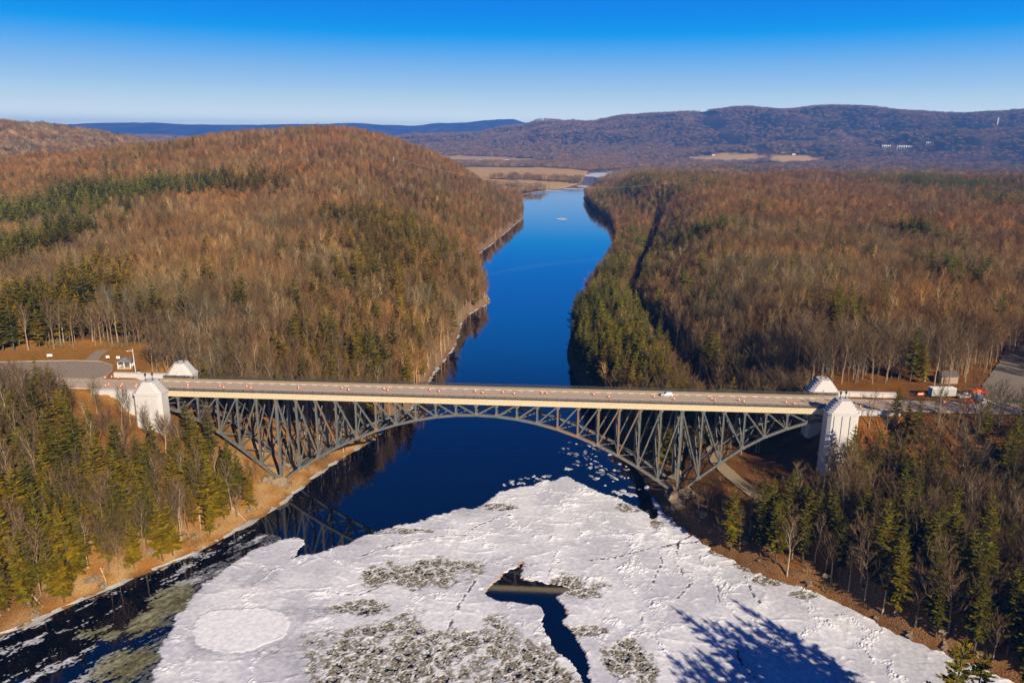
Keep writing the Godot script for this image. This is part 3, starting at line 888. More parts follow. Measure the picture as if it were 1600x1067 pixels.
func bridge() -> void:
	var steel := steel_mat("weathered_steel", 0.0, 61)
	var rusty := steel_mat("rusting_steel", 0.75, 62)
	var concrete := worn("deck_concrete", lin(0.62, 0.50, 0.32), 6.0, 0.76, 63, 0.85, 1.0)
	var walk := worn("pavement_concrete", lin(0.54, 0.40, 0.24), 5.0, 0.75, 64)
	var asphalt := worn("worn_asphalt", lin(0.55, 0.43, 0.32), 9.0, 0.75, 65, 0.9)
	var dark := mat("dark_rail_paint", lin(0.03, 0.033, 0.036), 0.6)
	var white := worn("white_road_paint", lin(0.86, 0.83, 0.74), 1.5, 0.85, 66)
	var yellow := worn("yellow_road_paint", lin(0.42, 0.24, 0.07), 1.5, 0.6, 67)
	var o := thing("arch_bridge")
	tag(o, "long steel deck arch bridge with V shaped trusses over the river", "bridge")
	var x0 := -117.0
	var x1 := 126.0
	var mid := (x0 + x1) * 0.5
	var len_ := x1 - x0
	# deck slab with roadway, pavements, markings
	var slab := MB.new()
	slab.box(Vector3(mid, TOP + 0.75, -6.85), Vector3(len_, 0.9, 14.5))
	var deck := part("deck", slab.mesh(concrete), o)
	var road := MB.new()
	road.box(Vector3(mid, TOP + 1.45, -6.3), Vector3(len_, 0.5, 10.4))
	part("roadway", road.mesh(asphalt), deck)
	for e in [[-0.35, 1.5, 1.70], [-12.75, 2.5, 1.45]]:
		var k := MB.new()
		k.box(Vector3(mid, TOP + 1.2 + 0.345, e[0]), Vector3(len_, 0.69, e[1]))
		part("sidewalk", k.mesh(walk), deck)
	var near := MB.new()
	near.box(Vector3(mid, TOP + 0.92, 0.56), Vector3(len_, 1.75, 0.3))
	near.box(Vector3(mid, TOP + 1.92, 0.52), Vector3(len_, 0.22, 0.5))
	part("fascia", near.mesh(concrete), deck)
	var back := MB.new()
	back.box(Vector3(mid, TOP + 0.92, -14.26), Vector3(len_, 1.75, 0.3))
	part("fascia", back.mesh(concrete), deck)
	var dash := MB.new()
	dash.box(Vector3.ZERO, Vector3(1.7, 0.008, 0.7))
	var dash_m := dash.mesh(white)
	var x := x0 + 3.0
	while x < x1 - 2.0:
		part("edge_dash", dash_m, deck, Vector3(x, TOP + 1.704, -10.75))
		x += 3.9
	for dz in [-0.14, 0.14]:
		var k := MB.new()
		k.box(Vector3(mid, TOP + 1.704, -6.9 + dz), Vector3(len_, 0.008, 0.1))
		part("centre_line", k.mesh(yellow), deck)
	# floor beams, stringers
	for z in [-2.0, -4.5, -7.0, -9.5]:
		var k := MB.new()
		k.box(Vector3(mid, TOP, z), Vector3(len_, 0.6, 0.3))
		part("stringer", k.mesh(steel), o)
	for k in range(-7, 28):
		var px := (k - 10) * PANEL
		var b := MB.new()
		b.box(Vector3(px, TOP - 0.35, -6.0), Vector3(0.45, 1.0, 12.4))
		part("floor_beam", b.mesh(steel), o)
	# the two trusses
	for z in [-0.45, -11.7]:
		var front: bool = z > -1.0
		var rusted := [5, 14, 15, 16, 17] if front else [3, 12, 18]
		for k in range(-7, 28):
			var px := (k - 10) * PANEL
			var yb := chord_y(k)
			var top := Vector3(px, TOP - 0.1, z)
			var bot := Vector3(px, yb, z)
			var m := rusty if k in rusted else steel
			var w := 0.95 if k == 0 or k == 20 else 0.62
			if k > -7 and k < 27:
				member("post", o, bot, top, w, 0.7, m)
				var g := MB.new()   # gusset plates where the members meet
				g.frustum(Vector3(px, 0, z), TOP - 1.25, TOP - 0.05, 0.45, 0.40, 1.0, 0.40)
				part("gusset_plate", g.mesh(m), o)
				g = MB.new()
				g.frustum(Vector3(px, 0, z), yb - 0.2, yb + 1.1, 0.95, 0.40, 0.42, 0.40)
				part("gusset_plate", g.mesh(m), o)
			if k < 27:
				var q := Vector3(px + PANEL, chord_y(k + 1), z)
				member("bottom_chord", o, bot, q, 0.85, 0.85, rusty if k in [13, 14, 15] and front else steel)
				member("top_chord", o, top, Vector3(px + PANEL, TOP - 0.1, z), 0.6, 0.55, steel)
				# diagonals lean towards the feet
				var a := top
				var b := q
				if k < 0 or (k >= 10 and k < 20):
					a = Vector3(px + PANEL, TOP - 0.1, z)
					b = bot
				member("diagonal", o, b, a, 0.46, 0.5, rusty if (k in [16, 17, 2] and front) else steel)
	# bracing between the trusses
	for k in range(-6, 27):
		var px := (k - 10) * PANEL
		var yb := chord_y(k)
		var a := Vector3(px, yb, -0.45)
		var b := Vector3(px, yb, -11.7)
		member("cross_strut", o, a, b, 0.45, 0.45, steel, Vector3(1, 0, 0))
		if TOP - yb > 5.5:
			var n := 2 if TOP - yb > 16.0 else 1
			for i in n:
				var lo := lerpf(yb, TOP - 1.0, float(i) / n)
				var hi := lerpf(yb, TOP - 1.0, float(i + 1) / n)
				member("sway_brace", o, Vector3(px, lo, -0.45), Vector3(px, hi, -11.7), 0.3, 0.3, steel, Vector3(1, 0, 0))
				member("sway_brace", o, Vector3(px, hi, -0.45), Vector3(px, lo, -11.7), 0.3, 0.3, steel, Vector3(1, 0, 0))
				if i:
					member("cross_strut", o, Vector3(px, lo, -0.45), Vector3(px, lo, -11.7), 0.35, 0.35, steel, Vector3(1, 0, 0))
		if k < 26:
			var q := px + PANEL
			member("lateral_brace", o, a, Vector3(q, chord_y(k + 1), -11.7), 0.3, 0.3, steel, Vector3(0, 1, 0.01))
			member("lateral_brace", o, b, Vector3(q, chord_y(k + 1), -0.45), 0.3, 0.3, steel, Vector3(0, 1, 0.01))
	for px in [-70.0, 70.0]:
		for z in [-0.45, -11.7]:
			var k := MB.new()
			k.frustum(Vector3(px, 0, z), -2.0, 2.75, 1.9, 1.9, 1.3, 1.3)
			part("footing", k.mesh(concrete), o)
	# railings
	var pm := MB.new()
	pm.box(Vector3(0, 0.55, 0), Vector3(0.14, 1.1, 0.14))
	pm.frustum(Vector3.ZERO, 1.1, 1.22, 0.07, 0.07, 0.02, 0.02)
	var post_m := pm.mesh(dark)
	for e in [[0.52, TOP + 2.03], [-14.0, TOP + 1.89]]:
		var rail := Node3D.new()
		rail.name = "railing"
		o.add_child(rail, true)
		x = x0 + 1.0
		while x < x1:
			part("rail_post", post_m, rail, Vector3(x, e[1], e[0]))
			x += 3.5
		for y in [0.12, 0.56, 1.02]:
			var k := MB.new()
			k.box(Vector3(mid, e[1] + y, e[0]), Vector3(len_, 0.07 if y < 1.0 else 0.10, 0.06))
			part("rail", k.mesh(dark), rail)
		var k := MB.new()
		x = x0 + 0.2
		while x < x1:
			k.box(Vector3(x, e[1] + 0.56, e[0]), Vector3(0.05, 0.9, 0.04))
			x += 0.145
		tag(part("pickets", k.mesh(dark), rail), "", "", "", "stuff")

func pylon(at: Vector3, low: float, label: String, flip: float) -> void:
	var o := thing("stone_pylon", at)
	tag(o, label, "pylon", "white pylons at the bridge ends")
	var stone: Material = mats["white_granite"]
	var hx := 4.9
	var hz := 3.1
	var b := MB.new()
	b.frustum(Vector3.ZERO, low - at.y, 0.6, hx + 0.15, hz + 0.1, hx, hz, 0.30)
	part("shaft", b.mesh(stone), o)
	b = MB.new()
	b.frustum(Vector3.ZERO, 0.6, 1.3, hx + 0.25, hz + 0.25, hx + 0.25, hz + 0.25, 0.30)
	part("belt_course", b.mesh(stone), o)
	var y := 1.3
	for e in [[0.93, 0.8], [0.81, 0.8], [0.69, 0.8], [0.56, 0.8], [0.42, 0.7]]:
		b = MB.new()
		b.frustum(Vector3.ZERO, y, y + e[1], hx * e[0], hz * (0.76 + 0.2 * e[0]), hx * e[0] - 0.03, hz * (0.76 + 0.2 * e[0]) - 0.03, 0.36)
		part("stepped_tier", b.mesh(stone), o)
		y += e[1]
	for sx in [-0.52, 0.0, 0.52]:   # shallow pilasters on the long faces
		for sz in [-1.0, 1.0]:
			b = MB.new()
			b.box(Vector3(sx * hx, -4.5, sz * (hz + 0.14)), Vector3(1.25, 9.4, 0.3))
			part("pilaster", b.mesh(stone), o)
	# carved shield over the roadway side
	b = MB.new()
	b.lathe(Vector3.ZERO, [[0.9, 0.0], [0.85, 0.18], [0.5, 0.32], [0.0, 0.36]], 16)
	var s := part("carved_shield", b.mesh(stone), o, Vector3(0, 1.0, -flip * (hz + 0.05)))
	s.rotation.x = -flip * PI * 0.5
	# lantern
	b = MB.new()
	b.lathe(Vector3.ZERO, [[0.42, 0.0], [0.30, 0.25], [0.12, 0.5], [0.10, 1.5], [0.22, 1.6], [0.34, 1.75], [0.40, 2.35], [0.16, 2.6], [0.0, 2.9]], 8)
	part("lantern", b.mesh(mats["dark_rail_paint"]), o, Vector3(-1.0, y - 0.02, 0.4))
	part("lantern", b.mesh(mats["dark_rail_paint"]), o, Vector3(1.0, y - 0.02, -0.4))

func wall_run(called: String, a: Vector3, b: Vector3, low: float, thick: float, label: String) -> void:
	var o := thing(called, (a + b) * 0.5)
	tag(o, label, "wall")
	var d := b - a
	var n := int(d.length() / 4.2) + 1
	var stone: Material = mats["white_granite"]
	var f := d.normalized()
	var turn := Basis(f, Vector3.UP, f.cross(Vector3.UP))
	for i in n:
		var k := MB.new()
		var c := a.lerp(b, (i + 0.5) / n) - o.position
		k.box(c + Vector3(0, (low - a.y) * 0.5, 0), Vector3(d.length() / n - 0.06, a.y - low, thick), turn)
		part("wall_panel", k.mesh(stone), o)
	for i in n + 1:
		var k := MB.new()
		k.box(a.lerp(b, float(i) / n) - o.position + Vector3(0, (low - a.y) * 0.5 + 0.05, 0), Vector3(0.7, a.y - low + 0.1, thick + 0.3), turn)
		part("buttress", k.mesh(stone), o)
	var k := MB.new()
	k.box(Vector3(0, 0.14, 0), Vector3(d.length() + 0.3, 0.25, thick + 0.5), turn)
	part("coping", k.mesh(stone), o)

func strip(pts: Array, width: float, m: Material, lift: float, called: String, follow := true) -> MeshInstance3D:
	var b := MB.new()
	var last := []
	for i in pts.size() - 1:
		var p := Vector2(pts[i][0], pts[i][1])
		var q := Vector2(pts[i + 1][0], pts[i + 1][1])
		var n := maxi(1, int(p.distance_to(q) / 2.0))
		for k in n + (1 if i == pts.size() - 2 else 0):
			var c := p.lerp(q, float(k) / n)
			var prev := Vector2(pts[maxi(i - 1, 0)][0], pts[maxi(i - 1, 0)][1])
			var nxt := Vector2(pts[mini(i + 2, pts.size() - 1)][0], pts[mini(i + 2, pts.size() - 1)][1])
			var t0 := (q - prev).normalized()
			var t1 := (nxt - p).normalized()
			var t := t0.lerp(t1, float(k) / n).normalized()
			var s := Vector2(-t.y, t.x) * width * 0.5 * (1.0 + 0.12 * n_fine.get_noise_2d(c.x * 3.0, c.y * 3.0))
			var row := []
			for e in [1.0, 0.33, -0.33, -1.0]:
				var w: Vector2 = c + s * e
				row.append(Vector3(w.x, (ground(w.x, w.y) if follow else 35.8) + lift, w.y))
			if last:
				for e in 3:
					b.quad(last[e], last[e + 1], row[e + 1], row[e])
			last = row
	return solo(called, b.mesh(m))

func approaches() -> void:
	var m := worn("white_granite", lin(0.66, 0.63, 0.62), 3.0, 0.72, 71, 0.85, 3.0)
	m.detail_enabled = false
	pylon(Vector3(-112.0, 36.2, 4.3), 12.0, "white stone pylon at the near left end of the bridge", 1.0)
	pylon(Vector3(-111.7, 36.2, -17.9), 20.0, "white stone pylon at the far left end of the bridge", -1.0)
	pylon(Vector3(120.6, 36.2, 4.3), 10.0, "white stone pylon at the near right end of the bridge", 1.0)
	pylon(Vector3(121.6, 36.2, -17.9), 20.0, "white stone pylon at the far right end of the bridge", -1.0)
	wall_run("retaining_wall", Vector3(-134, 36.7, 2.2), Vector3(-117.2, 36.7, 2.2), 24.0, 0.8, "white retaining wall beside the near left pylon")
	wall_run("parapet_wall", Vector3(-136, 37.3, -15.6), Vector3(-117.0, 37.3, -15.6), 33.0, 0.6, "low white parapet leading to the far left pylon")
	wall_run("retaining_wall", Vector3(126.8, 36.7, 2.2), Vector3(140, 36.7, 2.2), 24.0, 0.8, "white retaining wall beside the near right pylon")
	wall_run("parapet_wall", Vector3(126.8, 37.3, -15.6), Vector3(146, 37.3, -15.6), 33.0, 0.6, "low white parapet leading away from the far right pylon")
	worn("shade_darkened_abutment", lin(0.26, 0.25, 0.24), 4.0, 0.6, 76, 0.9)  # darker than the granite: shade on the abutment is put into its colour
	# abutment blocks that carry the deck ends
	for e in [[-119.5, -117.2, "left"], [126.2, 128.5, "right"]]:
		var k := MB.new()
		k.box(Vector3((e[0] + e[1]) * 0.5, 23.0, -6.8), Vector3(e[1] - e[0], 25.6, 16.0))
		var ab := solo("abutment", k.mesh(mats["shade_darkened_abutment"]))
		tag(ab, "abutment with shade painted into its grey under the %s end of the deck" % e[2], "abutment")
	var asphalt: Material = mats["worn_asphalt"]
	var b := MB.new()
	b.box(Vector3(-225, 35.95, -6.3), Vector3(215.6, 0.5, 10.4))
	tag(solo("road", b.mesh(asphalt)), "", "", "", "structure")
	b = MB.new()
	b.box(Vector3(250, 35.95, -6.3), Vector3(247.6, 0.5, 10.4))
	tag(solo("road", b.mesh(asphalt)), "", "", "", "structure")
	for e in [[-225.0, 215.6], [250.0, 247.6]]:
		for dz in [-0.14, 0.14]:
			b = MB.new()
			b.box(Vector3(e[0], 36.204, -6.9 + dz), Vector3(e[1], 0.008, 0.1))
			tag(solo("road_marking", b.mesh(mats["yellow_road_paint"])), "", "", "", "structure")
	# car park on the left
	var lot := worn("grey_car_park_asphalt", lin(0.40, 0.31, 0.235), 7.0, 0.55, 72, 0.95)
	b = MB.new()
	var outline := [[-142, -11.4], [-139, -15], [-141, -22], [-145, -29], [-152, -33.5], [-163, -34], [-176, -32], [-190, -29.5], [-205, -29], [-240, -31], [-240, -11.4]]
	var c := Vector3(-180, 36.12, -18)
	for i in outline.size():
		var p: Array = outline[i]
		var q: Array = outline[(i + 1) % outline.size()]
		b.tri(c, Vector3(p[0], 36.12, p[1]), Vector3(q[0], 36.12, q[1]))
		b.quad(Vector3(p[0], 35.0, p[1]), Vector3(q[0], 35.0, q[1]), Vector3(q[0], 36.12, q[1]), Vector3(p[0], 36.12, p[1]))
	tag(solo("car_park", b.mesh(lot)), "", "", "", "structure")
	strip([[-156, -33], [-158, -38], [-160, -44], [-161, -50]], 5.0, lot, 0.28, "path").set_meta("kind", "structure")
	var kerb := worn("pale_kerb", lin(0.50, 0.40, 0.28), 2.0, 0.8, 73)
	for i in range(1, 9):
		var p: Array = outline[i]
		var q: Array = outline[i + 1]
		b = MB.new()
		b.beam(Vector3(p[0], 36.17, p[1]), Vector3(q[0], 36.17, q[1]), 0.24, 0.25, Vector3(0, 1, 0))
		tag(solo("kerb", b.mesh(kerb)), "", "", "", "structure")
	# side road on the right and the dirt track under the arch
	strip([[181, -11], [186, -19], [193, -32], [204, -46], [222, -72], [240, -100]], 15.0, worn("side_road_asphalt", lin(0.27, 0.22, 0.17), 8.0, 0.65, 74, 0.95), 0.30, "side_road").set_meta("kind", "structure")
	strip(DIRT_ROAD.slice(4), 5.2, worn("dirt_track_sand", lin(0.44, 0.33, 0.20), 5.0, 0.6, 75, 0.95, 6.0), 0.12, "dirt_track").set_meta("kind", "structure")

# ---------------------------------------------------------------- trees
func bare_tree(seed_: int, tall: float, limbs: int, subs: int, twigs: int, twig_w: float, bark: Color, tips: Color, spread := 1.0, sides := 4, low := 0.36, steep := 0.0) -> Array:   # [trunk, crown]
	var g := RandomNumberGenerator.new()
	g.seed = seed_
	var t := MB.new()
	var c := MB.new()
	t.col = bark
	var lean := Vector3(g.randf_range(-0.08, 0.08), 1, g.randf_range(-0.08, 0.08))
	var pts := []
	var rad := []
	var r0 := tall * 0.0125
	for i in 5:
		var f := i / 4.0
		pts.append(Vector3(lean.x * tall * f * f + g.randf_range(-0.12, 0.12) * i, tall * 0.82 * f - 0.4 * (1.0 - f), lean.z * tall * f * f + g.randf_range(-0.12, 0.12) * i))
		rad.append(r0 * (1.25 if i == 0 else 1.0) * (1.0 - 0.85 * f))
	t.tube(pts, rad, sides)
	for k in limbs:
		var f := low + (0.98 - low) * (k + g.randf() * 0.7) / limbs
		var fi := clampf(f * 4.0, 0.0, 3.99)
		var base: Vector3 = pts[int(fi)].lerp(pts[int(fi) + 1], fi - int(fi))
		var az := k * 2.4 + g.randf_range(-0.5, 0.5)
		var up := g.randf_range(0.75, 1.15) + 0.5 * f + steep
		var dir := Vector3(cos(az), up, sin(az)).normalized()
		var ln := tall * (0.16 + 0.30 * (1.0 - f) + g.randf_range(0.0, 0.08)) * spread
		var bend := Vector3(g.randf_range(-0.18, 0.18), g.randf_range(-0.05, 0.35), g.randf_range(-0.18, 0.18))
		var lp := []
		var lr := []
		for i in 4:
			var q := i / 3.0
			lp.append(base + dir * ln * q + bend * ln * q * q * 0.6)
			lr.append(maxf(0.025, r0 * 0.36 * (1.1 - f * 0.6) * (1.0 - 0.85 * q)))
		t.col = bark.lerp(tips, 0.25)
		t.tube(lp, lr, 3)
		for s in subs:
			var q := 0.25 + 0.75 * (s + g.randf()) / subs
			var qi := clampf(q * 3.0, 0.0, 2.99)
			var sb: Vector3 = lp[int(qi)].lerp(lp[int(qi) + 1], qi - int(qi))
			var sd := (dir * 0.7 + Vector3(g.randf_range(-1, 1), g.randf_range(0.0, 1.1), g.randf_range(-1, 1)) * 0.8).normalized()
			var sl := ln * g.randf_range(0.28, 0.5)
			var se := sb + sd * sl + Vector3(0, sl * 0.15, 0)
			c.col = bark.lerp(tips, 0.55)
			var w := (sd.cross(Vector3(g.randf_range(-1, 1), g.randf_range(-1, 1), g.randf_range(-1, 1)))).normalized() * twig_w * 0.9
			c.quad(sb - w, sb + w, se + w * 0.4, se - w * 0.4)
			for k2 in twigs:
				var e := sb.lerp(se, g.randf_range(0.2, 1.0))
				var td := (sd + Vector3(g.randf_range(-1, 1), g.randf_range(-0.3, 1.2), g.randf_range(-1, 1)) * 0.9).normalized()
				var tl := g.randf_range(0.9, 2.1) * (tall / 18.0)
				var tw := (td.cross(Vector3(g.randf_range(-1, 1), g.randf_range(-1, 1), g.randf_range(-1, 1)))).normalized() * twig_w * 0.5
				c.col = tips * g.randf_range(0.75, 1.2)
				c.tri(e - tw, e + tw, e + td * tl)
	return [t, c]

func conifer(seed_: int, tall: float, whorls: int, arms: int, sprays: int, wide: float, needle: Color, shape: float) -> Array:   # [trunk, crown]; shape 0 spire, 1 open pine
	var g := RandomNumberGenerator.new()
	g.seed = seed_
	var t := MB.new()
	var c := MB.new()
	t.col = Color(0.10, 0.075, 0.055)
	var lx := g.randf_range(-0.035, 0.035)
	var lz := g.randf_range(-0.03, 0.03)
	t.tube([Vector3(0, -0.4, 0), Vector3(lx * tall * 0.5, tall * 0.5, lz * tall * 0.5), Vector3(lx * tall, tall * 0.98, lz * tall)], [tall * 0.013, tall * 0.009, 0.03], 5)
	for k in whorls:
		var f := 0.14 + 0.06 * shape + (0.84 - 0.06 * shape) * (k + g.randf_range(-0.3, 0.3)) / whorls
		f = clampf(f, 0.1, 0.985)
		var reach := wide * (pow(1.0 - f, 0.75) * (1.0 - 0.25 * shape) + 0.25 * shape * sin(PI * clampf(f, 0.0, 1.0))) + 0.25
		if f < 0.3:
			reach *= g.randf_range(0.5, 1.0)
		var y := f * tall
		for a in arms:
			if g.randf() < 0.10 + 0.14 * shape:
				continue
			var az := TAU * (a + g.randf_range(-0.35, 0.35)) / arms + k * 1.3
			var ln := reach * g.randf_range(0.62, 1.18)
			var droop := lerpf(0.28, -0.16, clampf(f * 1.25, 0.0, 1.0)) + g.randf_range(-0.12, 0.12) - 0.10 * shape
			var out := Vector3(cos(az), -droop, sin(az)).normalized()
			var side := out.cross(Vector3.UP).normalized()
			var base := Vector3(lx * y, y, lz * y)
			var tint := g.randf_range(0.5, 1.35)
			var warm := g.randf_range(-0.15, 0.25)
			for s in sprays:
				var q := 0.18 + 0.82 * (s + g.randf() * 0.8) / sprays
				var p := base + out * ln * q + Vector3(0, 0.12 * ln * q * q, 0)
				var wd := ln * (0.36 * (1.15 - q) + 0.10) * g.randf_range(0.7, 1.3) * (1.0 if sprays < 12 else 0.72)
				var sg := -1.0 if s % 2 else 1.0
				var tip := p + side * sg * wd + out * wd * g.randf_range(0.25, 0.8) + Vector3(0, g.randf_range(-0.22, 0.14) * wd - 0.05, 0)
				var back := p - out * wd * 0.42 + Vector3(0, g.randf_range(-0.06, 0.1), 0)
				var fore := p + out * wd * 0.55 + Vector3(0, g.randf_range(-0.10, 0.10), 0)
				var b := tint * g.randf_range(0.8, 1.2)
				c.col = Color(needle.r * b * (1.0 + warm), needle.g * b, needle.b * b * (1.0 - warm))
				c.tri(back, fore, tip)
			var e := base + out * ln
			c.col = Color(needle.r * tint * 1.1, needle.g * tint * 1.1, needle.b * tint)
			c.tri(e - side * 0.18 * ln * 0.5 - out * 0.2 * ln, e + side * 0.18 * ln * 0.5 - out * 0.2 * ln, e + out * 0.14 * ln + Vector3(0, 0.05 * ln, 0))
	c.col = Color(needle.r, needle.g, needle.b)
	for a in 3:
		var az := TAU * a / 3.0
		var d := Vector3(cos(az), 0, sin(az)) * 0.22
		c.tri(Vector3(lx, 0, lz) * tall + Vector3(0, tall * 0.94, 0) + d, Vector3(lx, 0, lz) * tall + Vector3(0, tall * 0.94, 0) - d, Vector3(lx * tall, tall * 1.01, lz * tall))
	return [t, c]

func joined(list: Array) -> MB:   # builders, or [builder, transform] pairs, as one
	var m := MB.new()
	for e in list:
		if e is MB:
			m.v.append_array(e.v); m.n.append_array(e.n); m.c.append_array(e.c)
		else:
			var x: Transform3D = e[1]
			var b: MB = e[0]
			for i in b.v.size():
				m.v.append(x * b.v[i])
				m.n.append((x.basis * b.n[i]).normalized())
			m.c.append_array(b.c)
	return m

func clump(list: Array, count: int, across: float, seed_: int, size: float) -> MB:
	var g := RandomNumberGenerator.new()
	g.seed = seed_
	var out := []
	for i in count:
		var a := i * 2.4
		var r := across * 0.5 * sqrt((i + 0.5) / count)
		var s := size * g.randf_range(0.75, 1.15)
		out.append([list[i % list.size()], Transform3D(Basis(Vector3.UP, g.randf() * TAU).scaled(Vector3(s, s, s)), Vector3(cos(a) * r, -1.0, sin(a) * r))])
	return joined(out)

func scatter(root: Node3D, called: String, me: Mesh, where: Array, tint: Array) -> void:
	if where.is_empty():
		return
	var mm := MultiMesh.new()
	mm.transform_format = MultiMesh.TRANSFORM_3D
	mm.use_colors = true
	mm.mesh = me
	mm.instance_count = where.size()
	for i in where.size():
		mm.set_instance_transform(i, where[i])
		mm.set_instance_color(i, tint[i])
	var o := MultiMeshInstance3D.new()
	o.name = called
	o.multimesh = mm
	o.set_meta("kind", "stuff")
	root.add_child(o, true)

func undergrowth() -> void:
	var wood: Material = mats["bark_and_twigs"]
	var g := RandomNumberGenerator.new()
	g.seed = 77
	var kinds := []
	for k in 3:
		var b := MB.new()
		for i in 11:
			var az := g.randf() * TAU
			var lean := g.randf_range(0.15, 0.9)
			var dir := Vector3(cos(az) * lean, 1.0, sin(az) * lean).normalized()
			var root := Vector3(cos(az), 0, sin(az)) * g.randf_range(0.0, 0.35) - Vector3(0, 0.15, 0)
			var tip := root + dir * g.randf_range(0.7, 1.3)
			var w := dir.cross(Vector3(g.randf_range(-1, 1), 0.2, g.randf_range(-1, 1))).normalized() * 0.018
			b.col = [Color(0.20, 0.135, 0.075), Color(0.26, 0.17, 0.085), Color(0.13, 0.115, 0.03)][k] * g.randf_range(0.7, 1.3)
			b.quad(root - w, root + w, tip + w * 0.3, tip - w * 0.3)
			for j in 5:
				var s := root.lerp(tip, g.randf_range(0.3, 0.95))
				var e := s + (dir + Vector3(g.randf_range(-1, 1), g.randf_range(-0.2, 0.8), g.randf_range(-1, 1))).normalized() * g.randf_range(0.2, 0.5)
				var q := (e - s).cross(Vector3(g.randf_range(-1, 1), 1, g.randf_range(-1, 1))).normalized() * (0.016 if k < 2 else 0.05)
				b.tri(s - q, s + q, e)
		kinds.append(b.mesh(wood))
	var where := [[], [], []]
	var tint := [[], [], []]
	var step := 2.4
	for iz in 120:
		for ix in 220:
			var x := -250.0 + (ix + g.randf()) * step
			var z := 110.0 - (iz + g.randf()) * step
			var s := g.randf_range(0.8, 2.6)
			var k: int = [0, 0, 1, 1, 2][g.randi() % 5]
			var turn := g.randf() * TAU
			var lum := g.randf_range(0.7, 1.3)
			var l := bank(bank_l, z) - x
			var r := x - bank(bank_r, z)
			if l < 1.0 and r < 1.5 or n_fine.get_noise_2d(x * 1.3 + 60.0, z * 1.3) < 0.02:
				continue
			if not in_view(Vector3(x, ground(x, z), z), 60.0) or absf(x) < 131.0 and absf(x) > 104.0 and z > -24.0 and z < 8.0:
				continue
			if (absf(x) > 118.0 and z < 5.0 and z > -50.0) or (r > 0.0 and r < 95.0 and road_near(x, z).x < 3.6):
				continue
			if absf(x) < 125.0 and z > -16.0 and z < 2.0:
				s *= 0.6
			where[k].append(Transform3D(Basis(Vector3.UP, turn).scaled(Vector3(s, s * 0.9, s)), Vector3(x, ground(x, z), z)))
			tint[k].append(Color(lum, lum, lum))
	var o := thing("undergrowth")
	tag(o, "low leafless brush scattered over the banks under the trees", "brush", "", "stuff")
	for k in 3:
		scatter(o, "brush", kinds[k], where[k], tint[k])
	print("brush ", where[0].size() + where[1].size() + where[2].size())
	# dead trunks lying on the left bank
	var spots_ := [[-79.0, 22.0, 0.5, 7.0], [-86.0, 30.0, 1.1, 9.0], [-92.0, 44.0, 0.2, 8.0], [-101.0, 60.0, 0.8, 7.0], [-76.0, 12.0, 1.3, 6.0], [-112.0, 74.0, 0.5, 6.0], [118.0, 62.0, 0.9, 6.0], [128.0, 72.0, 0.3, 6.0]]
	for i in spots_.size():
		var e: Array = spots_[i]
		var b := MB.new()
		b.col = Color(0.48, 0.38, 0.26)
		var d := Vector2(cos(e[2]), sin(e[2]))
		var pts := []
		var rad := []
		for j in 5:
			var q: Vector2 = Vector2(e[0], e[1]) + d * e[3] * (j / 4.0)
			pts.append(Vector3(q.x - e[0], ground(q.x, q.y) - ground(e[0], e[1]) + 0.22, q.y - e[1]))
			rad.append(0.20 * (1.0 - j * 0.18))
		b.tube(pts, rad, 6)
		for j in 4:
			var s: Vector3 = pts[1 + j % 3]
			b.tube([s, s + Vector3(g.randf_range(-1, 1), g.randf_range(0.3, 1.2), g.randf_range(-1, 1)) * 1.3], [0.06, 0.02], 4)
		var log_ := solo("fallen_log", b.mesh(wood), Vector3(e[0], ground(e[0], e[1]), e[1]))
		tag(log_, "pale dead trunk lying on the %s bank above the ice" % ("left" if e[0] < 0.0 else "right"), "log", "dead trunks on the %s bank" % ("left" if e[0] < 0.0 else "right"))

func open_ground(x: float, z: float, l: float, r: float) -> bool:   # where no tree stands
	if l < 1.5 and r < 2.5:
		return true
	if r > 0.0 and z > 94.0:   # the bluff has its own trees
		return true
	if r > 14.0 and x > 78.0 and x < 116.0 and z > 3.0 and z < 27.0 and fmod(absf(x * 7.3 + z * 3.1), 1.0) < 0.8:
		return true
	if absf(x) < 126.0 and z > -19.0 and z < 5.5:
		return true
	if absf(x) < 128.5 and absf(x) > 104.0 and z > -24.0 and z < 8.6:
		return true
	if x < -118.0 and z > -14.0 and z < 4.5 and x > -330.0:
		return true
	if x > 118.0 and z > -29.0 and z < 5.0 and x < 330.0:
		return true
	if x < -128.0 and x > -250.0 and z > -50.0 - 6.0 * sin(x * 0.07) and z < 0.0:
		return true
	if x > 181.0 and x < 222.0 and absf(z + 24.0 + (x - 190.0) * 1.15) < 17.0:
		return true
	if x > 150.0 and x < 196.0 and z > -44.0 and z < -12.0 and (z > -31.0 or fmod(absf(x * 5.3 + z * 2.1), 1.0) < 0.55):
		return true
	if r > 0.0 and r < 95.0 and z > -820.0 and road_near(x, z).x < (3.2 if z > -60.0 else 5.0):
		return true
	if l > 0.0 and l < 24.0 and z > -30.0 and z < 16.0:
		return true
	return false

